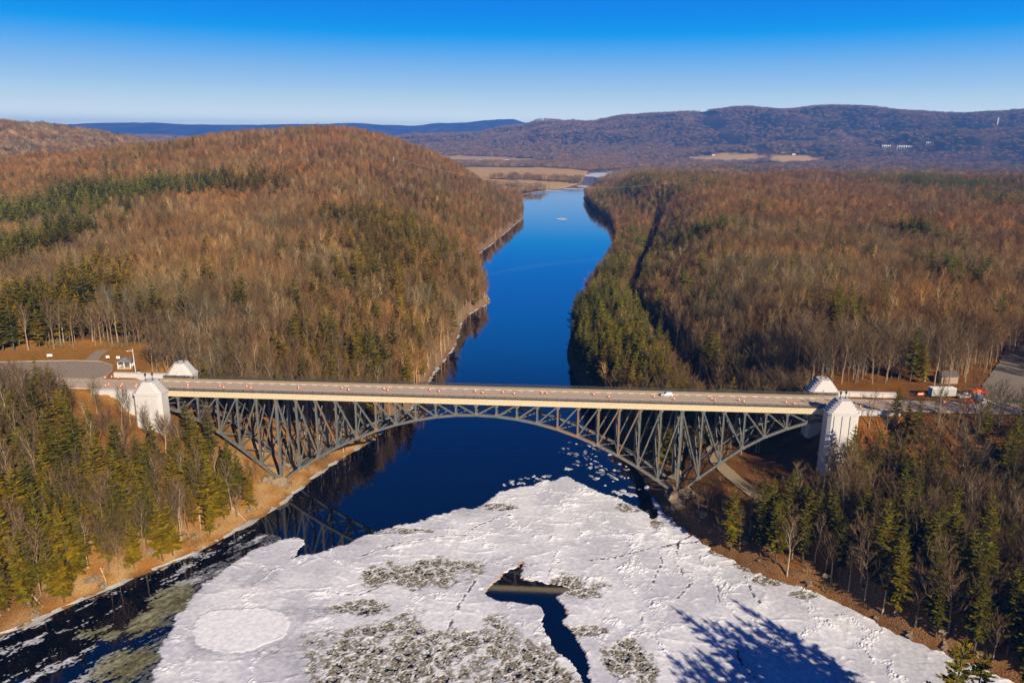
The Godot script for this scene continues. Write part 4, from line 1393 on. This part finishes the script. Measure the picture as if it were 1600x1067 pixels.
func tree_label(pine: bool, x: float, z: float, kind: int, size: float) -> Array:
	var l := bank(bank_l, z) - x
	var tall := "tall " if size > 1.0 else ("short " if size < 0.82 else "mid sized ")
	var a: String = tall + (["olive conifer ", "dark olive conifer ", "yellowish conifer ", "deep green conifer ", "dull green conifer "] if pine else ["brown bare tree ", "dark barked bare tree ", "pale barked bare tree ", "dark reddish bare tree ", "tan bare tree "])[kind]
	if l > 0.0:
		if z > 40.0:
			return [a + "on the lower left slope above the frozen shore", "left foreground slope"]
		if z > 3.0 and x > -125.0:
			return [a + "on the slope below the left white pylon", "slope below the left pylon"]
		if z > 3.0:
			return [a + "on the slope in front of the left car park", "slope before the car park"]
		if x < -118.0:
			return [a + "behind the car park with the small pavilion", "wood behind the car park"]
		return [a + "on the hillside behind the left half of the bridge", "left hillside behind the bridge"]
	if z > 84.0:
		return [a + "on the bluff at the lower right corner", "lower right bluff"]
	if z > 3.0 and x < 118.0:
		return [a + "between the dirt track and the right shore ice", "right shore below the bridge"]
	if z > 3.0:
		return [a + "on the shaded slope below the right approach road", "slope below the right road"]
	if x > 140.0 and z > -75.0:
		return [a + "beside the parked works vehicles on the right", "wood by the works vehicles"]
	return [a + "behind the right half of the bridge deck", "right wood behind the bridge"]

func forest() -> void:
	var leaf := vcol("needles")
	leaf.backlight_enabled = true
	leaf.backlight = Color(0.12, 0.12, 0.05)
	var wood := vcol("bark_and_twigs")
	# near kinds: [trunk mesh, crown mesh], then a joined mesh of each for the rest of the wood
	var barks := [Color(0.27, 0.20, 0.13), Color(0.19, 0.135, 0.085), Color(0.35, 0.28, 0.19), Color(0.16, 0.11, 0.068), Color(0.25, 0.18, 0.11)]
	var tips := [Color(0.135, 0.088, 0.042), Color(0.105, 0.070, 0.034), Color(0.165, 0.115, 0.056), Color(0.095, 0.064, 0.032), Color(0.135, 0.086, 0.038)]
	var near_bare := []
	var rest_bare := []
	var mid_bare := []
	for i in 5:
		var slim: bool = i < 3
		var b := bare_tree(11 + i, 18.5 if slim else 16.5, 13 if slim else 17, 5 if slim else 6, 6 if slim else 7, 0.05, barks[i], tips[i], 0.62 if slim else 1.0, 5, 0.42 if slim else 0.32, 0.9 if slim else 0.0)
		near_bare.append([b[0].mesh(wood), b[1].mesh(wood)])
		rest_bare.append(joined(b).mesh(wood))
		mid_bare.append(joined(bare_tree(31 + i, 17.0 + i % 2, 10, 5, 6, 0.10, barks[i] * 0.8, tips[i] * Color(1.2, 1.06, 0.95), 0.72, 3, 0.42, 0.6)))
	var greens := [Color(0.150, 0.118, 0.007), Color(0.105, 0.094, 0.008), Color(0.170, 0.128, 0.007), Color(0.080, 0.080, 0.010), Color(0.132, 0.110, 0.008)]
	var near_pine := []
	var rest_pine := []
	var mid_pine := []
	for i in 5:
		var b := conifer(51 + i, 19.0, 22, 7, 20, 3.5 + 0.5 * (i % 3), greens[i], [0.0, 0.6, 0.2, 1.0, 0.4][i])
		near_pine.append([b[0].mesh(wood), b[1].mesh(leaf)])
		rest_pine.append(joined(b).mesh(leaf))
		mid_pine.append(joined(conifer(71 + i, 16.0, 12, 6, 7, 3.9, greens[i] * 1.2, [0.2, 0.8, 0.4, 1.0, 0.5][i])))
	var mid_bare_m := mid_bare.map(func(m): return m.mesh(wood))
	var mid_pine_m := mid_pine.map(func(m): return m.mesh(leaf))
	var lo_bare := []
	var lo_pine := []
	for i in 3:
		lo_bare.append(joined(bare_tree(91 + i, 17.0, 7, 4, 4, 0.34, barks[i + 1] * 0.9, tips[i + 1] * 1.25, 1.2, 3)))
		lo_pine.append(joined(conifer(101 + i, 18.0, 6, 5, 4, 4.8, Color(0.022, 0.034, 0.012), 0.7)))
	var clump_bare := [clump(lo_bare, 9, 26.0, 1, 0.95).mesh(wood), clump(lo_bare, 9, 26.0, 2, 0.9).mesh(wood), clump(lo_bare, 10, 28.0, 3, 0.85).mesh(wood)]
	var clump_pine := [clump(lo_pine, 8, 26.0, 4, 1.0).mesh(leaf), clump(lo_pine, 9, 26.0, 5, 0.9).mesh(leaf), clump(lo_pine, 8, 28.0, 6, 1.1).mesh(leaf)]
	var g := RandomNumberGenerator.new()
	g.seed = 4
	var single := [[], []]    # [size in the picture, x, y, z, scale, kind]
	var place := {}
	for band in [[0.0, 340.0, 3.7], [340.0, 700.0, 4.4], [700.0, 1750.0, 5.6], [1750.0, 4300.0, 20.0], [4300.0, 8200.0, 27.0]]:
		var s: float = band[2]
		var reach: float = band[1]
		var x0 := eye.x - reach * 0.82 - 60.0
		var nx := int((reach * 1.64 + 120.0) / s)
		var nz := int((reach + 10.0) / s)
		for iz in nz:
			for ix in nx:
				var x := x0 + (ix + g.randf_range(0.05, 0.95)) * s
				var z := eye.z - (iz + g.randf_range(0.05, 0.95)) * s
				var pick := g.randf()
				var size := g.randf_range(0.72, 1.18)
				var turn := g.randf() * TAU
				var kind := g.randi() % 5
				var warm := g.randf_range(-0.12, 0.12)
				var lum := g.randf_range(0.68, 1.3)
				var d := Vector2(x - eye.x, z - eye.z).length()
				if d < band[0] or d >= reach:
					continue
				var side := absf(x - eye.x) / maxf(eye.z - z, 1.0)
				if side > 0.9 and not (z > -60.0 and absf(x) < 330.0):
					continue
				var l := bank(bank_l, z) - x
				var r := x - bank(bank_r, z)
				if l <= 1.0 and r <= 2.0:
					continue
				if z > 60.0 and l > 0.0 and x < -190.0:
					continue
				var y := ground(x, z)
				if not in_view(Vector3(x, y + 12.0, z), 110.0 if d > 500.0 else 330.0):
					continue
				if d < 1200.0 and open_ground(x, z, l, r):
					continue
				if d > 1300.0 and d < 5200.0 and field_at(x, z) > 0.3:
					continue
				var share := pine_share(x, z)
				var pine := pick < share
				if l > 0.0 and z > 6.0 and pine:
					size *= 0.88
				var patch := n_hill.get_noise_2d(x * 2.2 + 500.0, z * 2.2)   # stands of one kind of tree
				lum *= 1.0 + 0.45 * patch
				warm += 0.30 * n_hill.get_noise_2d(x * 1.4 - 800.0, z * 1.4)
				# thin out near the shore, where litter and rock show
				if l > 0.0 and l < 26.0 and z > -16.0 and pick * 7.0 - floorf(pick * 7.0) < 0.5 * (1.0 - l / 9.0):
					continue
				if l > 0.0 and z > 3.0 and x < -126.0 and z < 12.0:
					size *= 0.62
				if l > 0.0 and z > 3.0 and z < 24.0 and x < -99.0 and x > -138.0:
					if pine:
						continue
					size *= 0.85
				if r > 0.0 and r < 40.0 and z > 2.0 and z < 30.0:
					if pine or warm > 0.05:
						continue
					size *= 0.5
				if pine and d > 340.0 and d < 1750.0:
					size *= 1.2
				if l > 0.0 and z > 12.0 and pine:
					size *= 1.12
				elif r > 0.0 and z > 4.0 and x > 126.0 and z < 34.0:
					size *= 0.8
				if r > 0.0 and z > 2.0:
					if pine:
						kind = [1, 3, 3, 4, 1][kind]
						size *= 1.05
					elif kind < 3 and pick * 11.0 - floorf(pick * 11.0) < 0.5:
						kind = 3 + kind % 2
				var hue := Color(lum * (1.0 + warm), lum, lum * (1.0 - warm))
				if pine:
					if l > 0.0 and l < 260.0 and z < -50.0 and z > -1200.0:
						hue = Color(1.3 * lum, 1.15 * lum, 0.8 * lum)
					elif z < -90.0:   # white pines of the upland
						hue = Color(1.0 * lum, 1.2 * lum, 1.0 * lum)
				elif z < -90.0:   # hardwoods well beyond the bridge get a lighter, warmer tint
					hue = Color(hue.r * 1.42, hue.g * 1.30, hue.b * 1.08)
				if d < 700.0:
					var vis := in_view(Vector3(x, y + 8.0, z), -6.0)
					var item := [size / d if vis else 0.0, x, y, z, size, kind, turn, hue]
					single[1 if pine else 0].append(item)
					continue
				var key := ("p" if pine else "b") + str(int(band[0])) + "_" + str(kind)
				if not place.has(key):
					place[key] = [[], []]
				var sy := size * g.randf_range(0.9, 1.1)
				var k := 1.0 if d < 1750.0 else 1.0
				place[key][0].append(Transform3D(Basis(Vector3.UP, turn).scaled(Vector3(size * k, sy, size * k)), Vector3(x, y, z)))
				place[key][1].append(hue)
	for e in BLUFF_PINES:
		single[1].append([1.0, e[0], ground(e[0], e[1]), e[1], e[2] * 1.62, [3, 1, 4][int(e[0]) % 3], e[1], Color.WHITE])
	var woods := [thing("bare_woodland"), thing("conifer_woodland")]
	tag(woods[0], "leafless brown hardwood forest covering the hills on both sides of the river", "forest", "", "stuff")
	tag(woods[1], "dark green conifers scattered in stands through the brown hills", "forest", "", "stuff")
	for sp in 2:
		single[sp].sort_custom(func(a, b): return a[0] > b[0])
		var proto := {}
		for i in single[sp].size():
			var e: Array = single[sp][i]
			if i < 300 and e[0] > 0.0:
				var name_of := "conifer_tree" if sp else "bare_tree"
				var o: Node3D
				if proto.has(e[5]):
					o = proto[e[5]].duplicate()
					o.name = numbered(name_of)
					add_child(o)
				else:
					o = thing(name_of)
					var kinds: Array = near_pine if sp else near_bare
					part("trunk", kinds[e[5]][0], o)
					part("crown", kinds[e[5]][1], o)
					proto[e[5]] = o
				o.position = Vector3(e[1], e[2], e[3])
				o.rotation.y = e[6]
				o.scale = Vector3.ONE * e[4]
				var lb := tree_label(sp == 1, e[1], e[3], e[5], e[4])
				tag(o, lb[0], "tree", ("conifers on the " if sp else "bare trees on the ") + lb[1])
			else:
				var key := ("p0_" if sp else "b0_") + str(e[5])
				if not place.has(key):
					place[key] = [[], []]
				place[key][0].append(Transform3D(Basis(Vector3.UP, e[6]).scaled(Vector3.ONE * e[4]), Vector3(e[1], e[2], e[3])))
				place[key][1].append(e[7])
	var total := 0
	for key in place:
		var pine: bool = key.begins_with("p")
		var kind := int(key.get_slice("_", 1))
		var band: String = key.substr(1).get_slice("_", 0)
		var me: Mesh
		match band:
			"0": me = rest_pine[kind] if pine else rest_bare[kind]
			"700": me = mid_pine_m[kind] if pine else mid_bare_m[kind]
			_: me = clump_pine[kind % 3] if pine else clump_bare[kind % 3]
		total += place[key][0].size()
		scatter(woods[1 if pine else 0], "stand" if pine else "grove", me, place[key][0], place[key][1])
	print("trees ", total, " singles ", single[0].size(), " ", single[1].size())

# ---------------------------------------------------------------- things on and beside the road
func disc(r: float, half: float, sides := 14) -> MB:   # a wheel lying along z
	var b := MB.new()
	for s in sides:
		var t := TAU * s / sides
		var u := TAU * (s + 1) / sides
		var p := Vector3(cos(t) * r, sin(t) * r, 0)
		var q := Vector3(cos(u) * r, sin(u) * r, 0)
		var w := Vector3(0, 0, half)
		b.quad(p + w, p - w, q - w, q + w)
		b.tri(w, p + w, q + w)
		b.tri(-w, q - w, p - w)
	return b

func wheels(o: Node3D, xs: Array, half_w: float, r: float) -> void:
	var tyre := disc(r, 0.11).mesh(mats["tyre_rubber"])
	var rim := disc(r * 0.6, 0.12, 10).mesh(mats["bright_metal"])
	for x in xs:
		for s in [-1.0, 1.0]:
			var w := part("wheel", tyre, o, Vector3(x, r, s * half_w))
			part("rim", rim, w)

func hull(prof: Array, half: float, inset: float) -> MB:   # a side outline [x, y, tuck] made into a body, narrower where tuck is 1
	var b := MB.new()
	var k := prof.size()
	for i in k:
		var p: Array = prof[i]
		var q: Array = prof[(i + 1) % k]
		var hp: float = half - inset * p[2]
		var hq: float = half - inset * q[2]
		b.quad(Vector3(p[0], p[1], hp), Vector3(q[0], q[1], hq), Vector3(q[0], q[1], -hq), Vector3(p[0], p[1], -hp))
	var c := Vector3.ZERO
	for p in prof:
		c += Vector3(p[0], p[1], 0) / k
	for s in [-1.0, 1.0]:
		for i in k:
			var p: Array = prof[i]
			var q: Array = prof[(i + 1) % k]
			var a := Vector3(p[0], p[1], s * (half - inset * p[2]))
			var e := Vector3(q[0], q[1], s * (half - inset * q[2]))
			if s > 0.0:
				b.tri(Vector3(c.x, c.y, s * half), e, a)
			else:
				b.tri(Vector3(c.x, c.y, s * half), a, e)
	return b

func car(called: String, at: Vector3, turn: float, paint: Material, label: String, long := 4.3, tall := 1.5) -> Node3D:
	var o := thing(called, at, turn)
	tag(o, label, "car")
	var h := long * 0.5
	var f := tall / 1.5
	part("body", hull([[-h, 0.35, 0], [-h, 0.75 * f, 0], [-h * 0.92, 0.92 * f, 0], [h * 0.35, 0.98 * f, 0], [h * 0.9, 0.82 * f, 0.3], [h, 0.55, 0.5], [h * 0.98, 0.28, 0.3], [-h * 0.95, 0.28, 0]], 0.88, 0.12).mesh(paint), o)
	part("roof", hull([[-h * 0.80, 0.95 * f, 0], [-h * 0.68, 1.44 * f, 1], [-h * 0.2, 1.5 * f, 1], [h * 0.08, 1.45 * f, 1], [h * 0.42, 0.97 * f, 0]], 0.85, 0.18).mesh(paint), o)
	var glass: Material = mats["car_glass"]
	part("window", hull([[-h * 0.66, 1.02 * f, 0.2], [-h * 0.60, 1.36 * f, 0.85], [h * 0.02, 1.38 * f, 0.85], [h * 0.24, 1.02 * f, 0.2]], 0.865, 0.18).mesh(glass), o)
	part("windscreen", hull([[h * 0.10, 1.40 * f, 1.3], [h * 0.40, 1.0 * f, 0.5], [h * 0.43, 1.0 * f, 0.5], [h * 0.13, 1.42 * f, 1.3]], 0.86, 0.18).mesh(glass), o)
	part("rear_window", hull([[-h * 0.70, 1.38 * f, 1.3], [-h * 0.80, 1.0 * f, 0.5], [-h * 0.83, 1.0 * f, 0.5], [-h * 0.73, 1.39 * f, 1.3]], 0.86, 0.18).mesh(glass), o)
	for s in [-1.0, 1.0]:
		var l := MB.new()
		l.box(Vector3(h * 0.96, 0.66 * f, s * 0.6), Vector3(0.12, 0.14, 0.34))
		part("headlight", l.mesh(mats["bright_metal"]), o)
		l = MB.new()
		l.box(Vector3(-h * 0.99, 0.78 * f, s * 0.68), Vector3(0.08, 0.18, 0.28))
		part("tail_light", l.mesh(mats["red_paint"]), o)
	wheels(o, [-h * 0.62, h * 0.62], 0.80, 0.32)
	return o

func house(at: Vector3, size: Vector3, turn: float, wall: Material, roof: Material, label: String) -> void:
	var o := thing("house", at, turn)
	tag(o, label, "house")
	var b := MB.new()
	b.box(Vector3(0, size.y * 0.5 - 0.5, 0), Vector3(size.x, size.y + 1.0, size.z))
	part("wall", b.mesh(wall), o)
	b = MB.new()
	var hx := size.x * 0.54
	var hz := size.z * 0.58
	var y := size.y
	var r := size.y + size.z * 0.38
	b.quad(Vector3(-hx, y, hz), Vector3(hx, y, hz), Vector3(hx, r, 0), Vector3(-hx, r, 0))
	b.quad(Vector3(hx, y, -hz), Vector3(-hx, y, -hz), Vector3(-hx, r, 0), Vector3(hx, r, 0))
	b.tri(Vector3(hx, y, hz), Vector3(hx, y, -hz), Vector3(hx, r, 0))
	b.tri(Vector3(-hx, y, -hz), Vector3(-hx, y, hz), Vector3(-hx, r, 0))
	b.quad(Vector3(-hx, y, -hz), Vector3(hx, y, -hz), Vector3(hx, y, hz), Vector3(-hx, y, hz))
	part("roof", b.mesh(roof), o)

func objects() -> void:
	mat("tyre_rubber", lin(0.02, 0.02, 0.02), 0.9)
	mat("bright_metal", lin(0.6, 0.6, 0.6), 0.35, 0.6)
	mat("car_glass", lin(0.015, 0.02, 0.025), 0.08)
	var red := mat("red_paint", lin(0.50, 0.025, 0.02), 0.4)
	var orange := mat("safety_orange", lin(0.75, 0.13, 0.03), 0.5)
	var white := mat("white_paint", lin(0.80, 0.80, 0.80), 0.4)
	var silver := mat("silver_paint", lin(0.62, 0.64, 0.68), 0.3, 0.2)
	var blue := mat("blue_plastic", lin(0.02, 0.19, 0.55), 0.5)
	var grey := worn("grey_panel", lin(0.42, 0.44, 0.42), 3.0, 0.75, 81, 0.6)
	var wood := worn("grey_wood", lin(0.30, 0.22, 0.15), 1.0, 0.6, 82)
	var shingle := worn("grey_shingles", lin(0.22, 0.21, 0.21), 1.5, 0.6, 83)
	var pale := worn("pale_siding", lin(0.70, 0.66, 0.60), 1.5, 0.8, 84)
	# traffic drums
	var proto: Node3D
	for i in CONES.size():
		var e: Array = CONES[i]
		var o: Node3D
		if proto == null:
			proto = thing("traffic_drum")
			o = proto
			var b := MB.new()
			b.lathe(Vector3.ZERO, [[0.0, 0.0], [0.46, 0.0], [0.46, 0.10], [0.30, 0.12]], 12)
			part("base", b.mesh(mats["tyre_rubber"]), o)
			b = MB.new()
			b.lathe(Vector3.ZERO, [[0.30, 0.08], [0.29, 0.36], [0.28, 0.36], [0.26, 0.74], [0.25, 0.74], [0.22, 1.08], [0.10, 1.14], [0.0, 1.16]], 12)
			var body := part("drum", b.mesh(orange), o)
			for y in [0.34, 0.72]:
				b = MB.new()
				b.lathe(Vector3.ZERO, [[0.295 - y * 0.055, y], [0.30 - y * 0.055, y + 0.02], [0.29 - y * 0.055, y + 0.17], [0.28 - y * 0.055, y + 0.18]], 12)
				part("reflective_band", b.mesh(white), body)
		else:
			o = proto.duplicate()
			o.name = numbered("traffic_drum")
			add_child(o)
		o.position = Vector3(e[0], TOP + 1.7, e[1])
		o.rotation.y = i * 0.7
		o.scale = Vector3.ONE * 0.86
		var x: float = e[0]
		if x < -118.0:
			tag(o, "orange and white traffic drum on the road left of the pylons", "traffic drum", "drums on the left approach")
		elif x < -40.0:
			tag(o, "orange and white traffic drum on the left third of the bridge deck", "traffic drum", "drums on the left third of the deck")
		elif x < 40.0:
			tag(o, "orange and white traffic drum on the middle of the bridge deck", "traffic drum", "drums on the middle of the deck")
		elif x < 118.5:
			tag(o, "orange and white traffic drum on the right third of the bridge deck", "traffic drum", "drums on the right third of the deck")
		else:
			tag(o, "orange traffic drum on the shaded road right of the pylons", "traffic drum", "drums on the right approach")
	var y := TOP + 1.7
	car("car", Vector3(65.8, y, -9.2), PI, silver, "small white hatchback driving left across the bridge", 4.2)
	var suv := car("car", Vector3(174.5, y, -10.0), 0.12, white, "white estate car with dark windows parked behind the works trucks", 5.0, 1.75)
	var lb := MB.new()
	lb.box(Vector3(-0.4, 1.83, 0), Vector3(0.3, 0.14, 1.1))
	part("roof_bar", lb.mesh(blue), suv)
	# pickup truck drawing the long grey trailer
	var o := thing("pickup_truck", Vector3(170.6, 36.0, -16.4), 0.1)
	tag(o, "white pickup truck in front of the long grey trailer", "truck")
	part("body", hull([[-2.7, 0.45, 0], [-2.7, 1.05, 0], [0.0, 1.05, 0], [1.2, 1.08, 0], [2.6, 0.98, 0.3], [2.7, 0.5, 0.3], [2.6, 0.4, 0], [-2.6, 0.4, 0]], 0.98, 0.12).mesh(white), o)
	part("cab", hull([[-0.7, 1.04, 0], [-0.55, 1.85, 1], [0.65, 1.85, 1], [1.25, 1.06, 0]], 0.95, 0.18).mesh(white), o)
	part("window", hull([[-0.5, 1.15, 0.1], [-0.42, 1.72, 0.75], [0.62, 1.72, 0.75], [0.98, 1.15, 0.1]], 0.97, 0.18).mesh(mats["car_glass"]), o)
	wheels(o, [-1.75, 1.75], 0.88, 0.40)
	o = thing("box_trailer", Vector3(162.6, 36.0, -17.0), 0.08)
	tag(o, "long grey box trailer parked behind the right approach parapet", "trailer")
	var b := MB.new()
	b.box(Vector3(0, 2.05, 0), Vector3(8.6, 2.7, 2.5))
	part("box", b.mesh(grey), o)
	b = MB.new()
	b.box(Vector3(0, 3.43, 0), Vector3(8.7, 0.1, 2.6))
	part("roof", b.mesh(white), o)
	b = MB.new()
	b.box(Vector3(-4.33, 2.0, 0), Vector3(0.06, 2.4, 2.2))
	part("rear_door", b.mesh(blue), o)
	wheels(o, [-0.8, 0.3], 1.1, 0.42)
	# red truck behind, red compressor in front
	o = thing("dump_truck", Vector3(176.8, 36.0, -20.8), 0.25)
	tag(o, "red truck with orange bed behind the blue toilet cabin", "truck")
	part("cab", hull([[0.9, 0.6, 0], [0.9, 2.3, 0.6], [1.9, 2.3, 0.6], [2.4, 1.5, 0], [3.4, 1.35, 0.2], [3.4, 0.6, 0.2]], 1.05, 0.15).mesh(red), o)
	part("window", hull([[1.05, 1.55, 0.2], [1.05, 2.15, 0.5], [1.85, 2.15, 0.5], [2.2, 1.55, 0.2]], 1.06, 0.15).mesh(mats["car_glass"]), o)
	part("bed", hull([[-3.0, 0.9, 0], [-3.1, 2.0, -0.5], [0.7, 2.0, -0.5], [0.7, 0.9, 0]], 1.1, 0.15).mesh(orange), o)
	wheels(o, [-2.0, -1.0, 2.6], 1.0, 0.48)
	o = thing("compressor", Vector3(167.6, y, -9.6), 0.0)
	tag(o, "red towed compressor standing on the road before the trailer", "machine")
	part("housing", hull([[-1.6, 0.6, 0], [-1.5, 1.75, 0.6], [1.2, 1.75, 0.6], [1.6, 1.3, 0.3], [1.6, 0.6, 0]], 0.9, 0.15).mesh(red), o)
	b = MB.new()
	b.beam(Vector3(1.5, 0.55, 0), Vector3(2.9, 0.4, 0), 0.12, 0.12)
	part("drawbar", b.mesh(mats["tyre_rubber"]), o)
	wheels(o, [-0.2], 0.95, 0.36)
	o = thing("toilet_cabin", Vector3(173.4, 36.0, -14.2), 0.2)
	tag(o, "blue portable toilet cabin between the trucks", "toilet cabin")
	b = MB.new()
	b.box(Vector3(0, 1.15, 0), Vector3(1.2, 2.1, 1.2))
	part("cabin", b.mesh(blue), o)
	b = MB.new()
	b.frustum(Vector3.ZERO, 2.2, 2.45, 0.64, 0.64, 0.4, 0.4)
	part("roof", b.mesh(white), o)
	b = MB.new()
	b.box(Vector3(0, 1.1, 0.62), Vector3(0.8, 1.8, 0.05))
	part("door", b.mesh(blue), o)
	for e in [[155.6, -17.4, "orange barrier stack beside the grey trailer", 2.6], [160.0, -9.4, "orange arrow board trailer before the grey trailer", 1.6]]:
		o = thing("road_barrier", Vector3(e[0], 36.05, e[1]), 0.2)
		tag(o, e[2], "barrier")
		for k in 3:
			b = MB.new()
			b.box(Vector3(0, 0.35 + k * 0.38, 0), Vector3(e[3], 0.26, 0.1))
			part("board", b.mesh(orange if k != 1 else white), o)
		for s in [-0.42, 0.42]:
			b = MB.new()
			b.box(Vector3(s * e[3], 0.65, 0.0), Vector3(0.12, 1.35, 0.5))
			part("leg", b.mesh(orange), o)
	house(Vector3(173.0, 36.0, -36.0), Vector3(6.5, 2.5, 4.6), 0.15, worn("weathered_pink_boards", lin(0.40, 0.29, 0.23), 1.5, 0.7, 87), worn("dark_shingles", lin(0.13, 0.11, 0.10), 1.5, 0.6, 88), "small weathered cabin with grey roof among trees behind the trailer")
	# pavilion at the car park
	o = thing("pavilion", Vector3(-138.5, 36.05, -27.5), 0.15)
	tag(o, "small open pavilion with grey hipped roof beside the car park", "pavilion")
	b = MB.new()
	b.frustum(Vector3.ZERO, 2.45, 3.9, 2.9, 2.4, 0.5, 0.2)
	part("roof", b.mesh(shingle), o)
	b = MB.new()
	b.frustum(Vector3.ZERO, -0.3, 0.12, 2.6, 2.1, 2.6, 2.1)
	part("floor", b.mesh(mats["pale_kerb"]), o)
	for sx in [-2.3, 0.0, 2.3]:
		for sz in [-1.8, 1.8]:
			b = MB.new()
			b.box(Vector3(sx, 1.27, sz), Vector3(0.24, 2.36, 0.24))
			part("post", b.mesh(white), o)
	for e in [[0.0, -1.8, 4.4, 0.12], [-2.3, 0.0, 0.12, 3.4]]:
		b = MB.new()
		b.box(Vector3(e[0], 0.62, e[1]), Vector3(e[2], 1.0, e[3]))
		part("half_wall", b.mesh(white), o)
	b = MB.new()
	b.box(Vector3(0, 0.6, 0), Vector3(1.8, 0.08, 0.8))
	b.box(Vector3(0, 0.34, 0), Vector3(0.2, 0.5, 0.5))
	part("table", b.mesh(wood), o)
	# signs on posts
	var names := ["white notice board nearest the pavilion on dry grass", "white notice board beside the footpath on dry grass", "low white sign board on the grass left of the footpath"]
	var where := [[-146.5, -36.0], [-151.0, -36.4], [-175.0, -36.5]]
	for i in 3:
		var p: Array = where[i]
		o = thing("notice_board", Vector3(p[0], ground(p[0], p[1]), p[1]), 0.15)
		tag(o, names[i], "sign")
		var w := 2.0 if i == 2 else 1.3
		b = MB.new()
		b.box(Vector3(0, 1.55, 0), Vector3(w, 1.0, 0.12))
		part("board", b.mesh(white), o)
		for s in [-0.4, 0.4]:
			b = MB.new()
			b.box(Vector3(s * w, 0.75, -0.1), Vector3(0.12, 1.9, 0.08))
			part("post", b.mesh(wood), o)
	# pole with cabinet by the left parapet
	o = thing("utility_pole", Vector3(-129.0, 35.8, -17.2))
	tag(o, "tall pale utility pole with a lamp arm behind the left parapet", "pole")
	b = MB.new()
	b.tube([Vector3(0, -0.5, 0), Vector3(-0.2, 10.5, 0)], [0.17, 0.11], 8)
	part("shaft", b.mesh(pale), o)
	b = MB.new()
	b.tube([Vector3(-0.2, 9.6, 0), Vector3(-1.0, 9.9, 0.3), Vector3(-1.6, 9.8, 0.5)], [0.06, 0.05, 0.05], 5)
	b.box(Vector3(-1.8, 9.75, 0.55), Vector3(0.6, 0.16, 0.28))
	part("lamp_arm", b.mesh(white), o)
	o = thing("control_cabinet", Vector3(-127.6, 35.8, -16.9))
	tag(o, "white control cabinet with a dark top at the foot of the utility pole", "cabinet")
	b = MB.new()
	b.box(Vector3(0, 0.9, 0), Vector3(0.8, 1.9, 0.6))
	part("housing", b.mesh(white), o)
	b = MB.new()
	b.frustum(Vector3.ZERO, 1.86, 2.6, 0.42, 0.34, 0.3, 0.25)
	part("hood", b.mesh(mats["dark_rail_paint"]), o)
	# power line over the river
	var line := mat("aluminium_wire", lin(0.62, 0.60, 0.56), 0.5)
	var pl := Vector3(-197, ground(-197, -812) - 0.5, -812)
	var pr := Vector3(235, ground(235, -1000) - 6.0, -1000)
	for e in [[pl, "pale power line pole on the left hill above the river"], [pr, "pale power line pole in the wood right of the river bend"]]:
		o = thing("power_pole", e[0])
		tag(o, e[1], "pole")
		b = MB.new()
		b.tube([Vector3.ZERO, Vector3(0, 24, 0)], [0.35, 0.22], 7)
		part("shaft", b.mesh(pale), o)
		b = MB.new()
		b.box(Vector3(0, 22.5, 0), Vector3(0.35, 0.35, 7.0))
		part("crossarm", b.mesh(wood), o)
	for k in [0, 2]:
		b = MB.new()
		var pts := []
		var rad := []
		for i in 33:
			var t := i / 32.0
			pts.append((pl + Vector3(0, 22.9, (k - 1) * 3.2)).lerp(pr + Vector3(0, 22.9, (k - 1) * 3.2), t) - Vector3(0, 4.0 * t * (1.0 - t) * 24.0, 0))
			rad.append(0.025)
		b.tube(pts, rad, 4)
		tag(solo("power_line", b.mesh(line)), ["nearer", "", "farther"][k] + " of the two pale wires spanning the river", "power line", "wires over the river")
	# far farms and houses
	var barn := worn("white_barn_boards", lin(0.78, 0.76, 0.74), 3.0, 0.85, 85)
	var rust := worn("red_roofing", lin(0.34, 0.15, 0.11), 3.0, 0.8, 86)
	var far := [[-455, -4265, 34, 6, 12, "long white barn at the left of the far meadow farm"], [-415, -4320, 20, 6, 11, "white barn behind the far meadow farm yard"], [-270, -4330, 26, 7, 12, "white farmhouse at the middle of the far meadow"], [-232, -4215, 30, 6, 13, "low white shed at the right end of the far meadow"], [-330, -4290, 16, 5, 10, "small white shed between the far meadow barns"], [804, -4415, 16, 6, 10, "pale house at the edge of the right far fields"], [945, -4480, 18, 6, 10, "pale house in the middle of the right far fields"], [1337, -4455, 24, 7, 12, "large pale house beside the dark far pines"], [1380, -4380, 18, 6, 10, "small pale house below the dark far pines"], [700, -4480, 14, 6, 9, "pale house at the wood left of the right far fields"]]
	for i in far.size():
		var e: Array = far[i]
		house(Vector3(e[0], ground(e[0], e[1]), e[1]), Vector3(e[2], e[3], e[4]), 0.3 * sin(i * 2.0), barn, rust if i % 3 == 1 else shingle, e[5])
	var panel := mat("galvanised_steel", lin(0.80, 0.82, 0.84), 0.4)
	for e in [[1994, -4628, 60, "left"], [2075, -4572, 100, "middle"], [2192, -4528, 28, "right"]]:
		o = thing("switchyard_gantry", Vector3(e[0], ground(e[0], e[1]), e[1]), 0.35)
		tag(o, "%s white gantry of the switchyard in the far pines" % e[3], "gantry", "switchyard gantries")
		b = MB.new()
		b.box(Vector3(0, 24, 0), Vector3(e[2], 2.2, 2.2))
		part("crossbeam", b.mesh(panel), o)
		var n := int(e[2] / 18.0) + 2
		for k in n:
			b = MB.new()
			b.box(Vector3((float(k) / (n - 1) - 0.5) * e[2], 14.5, 0), Vector3(1.6, 31, 1.6))
			part("mast", b.mesh(panel), o)
	o = thing("radio_tower", Vector3(3002, ground(3002, -5350) - 1.0, -5350))
	tag(o, "thin pale radio tower on the far right mountain slope", "tower")
	b = MB.new()
	b.frustum(Vector3.ZERO, 0, 50, 2.4, 2.4, 0.8, 0.8)
	part("mast", b.mesh(panel), o)
	b = MB.new()
	b.box(Vector3(0, 40, 0), Vector3(5, 5, 5))
	part("antenna", b.mesh(panel), o)
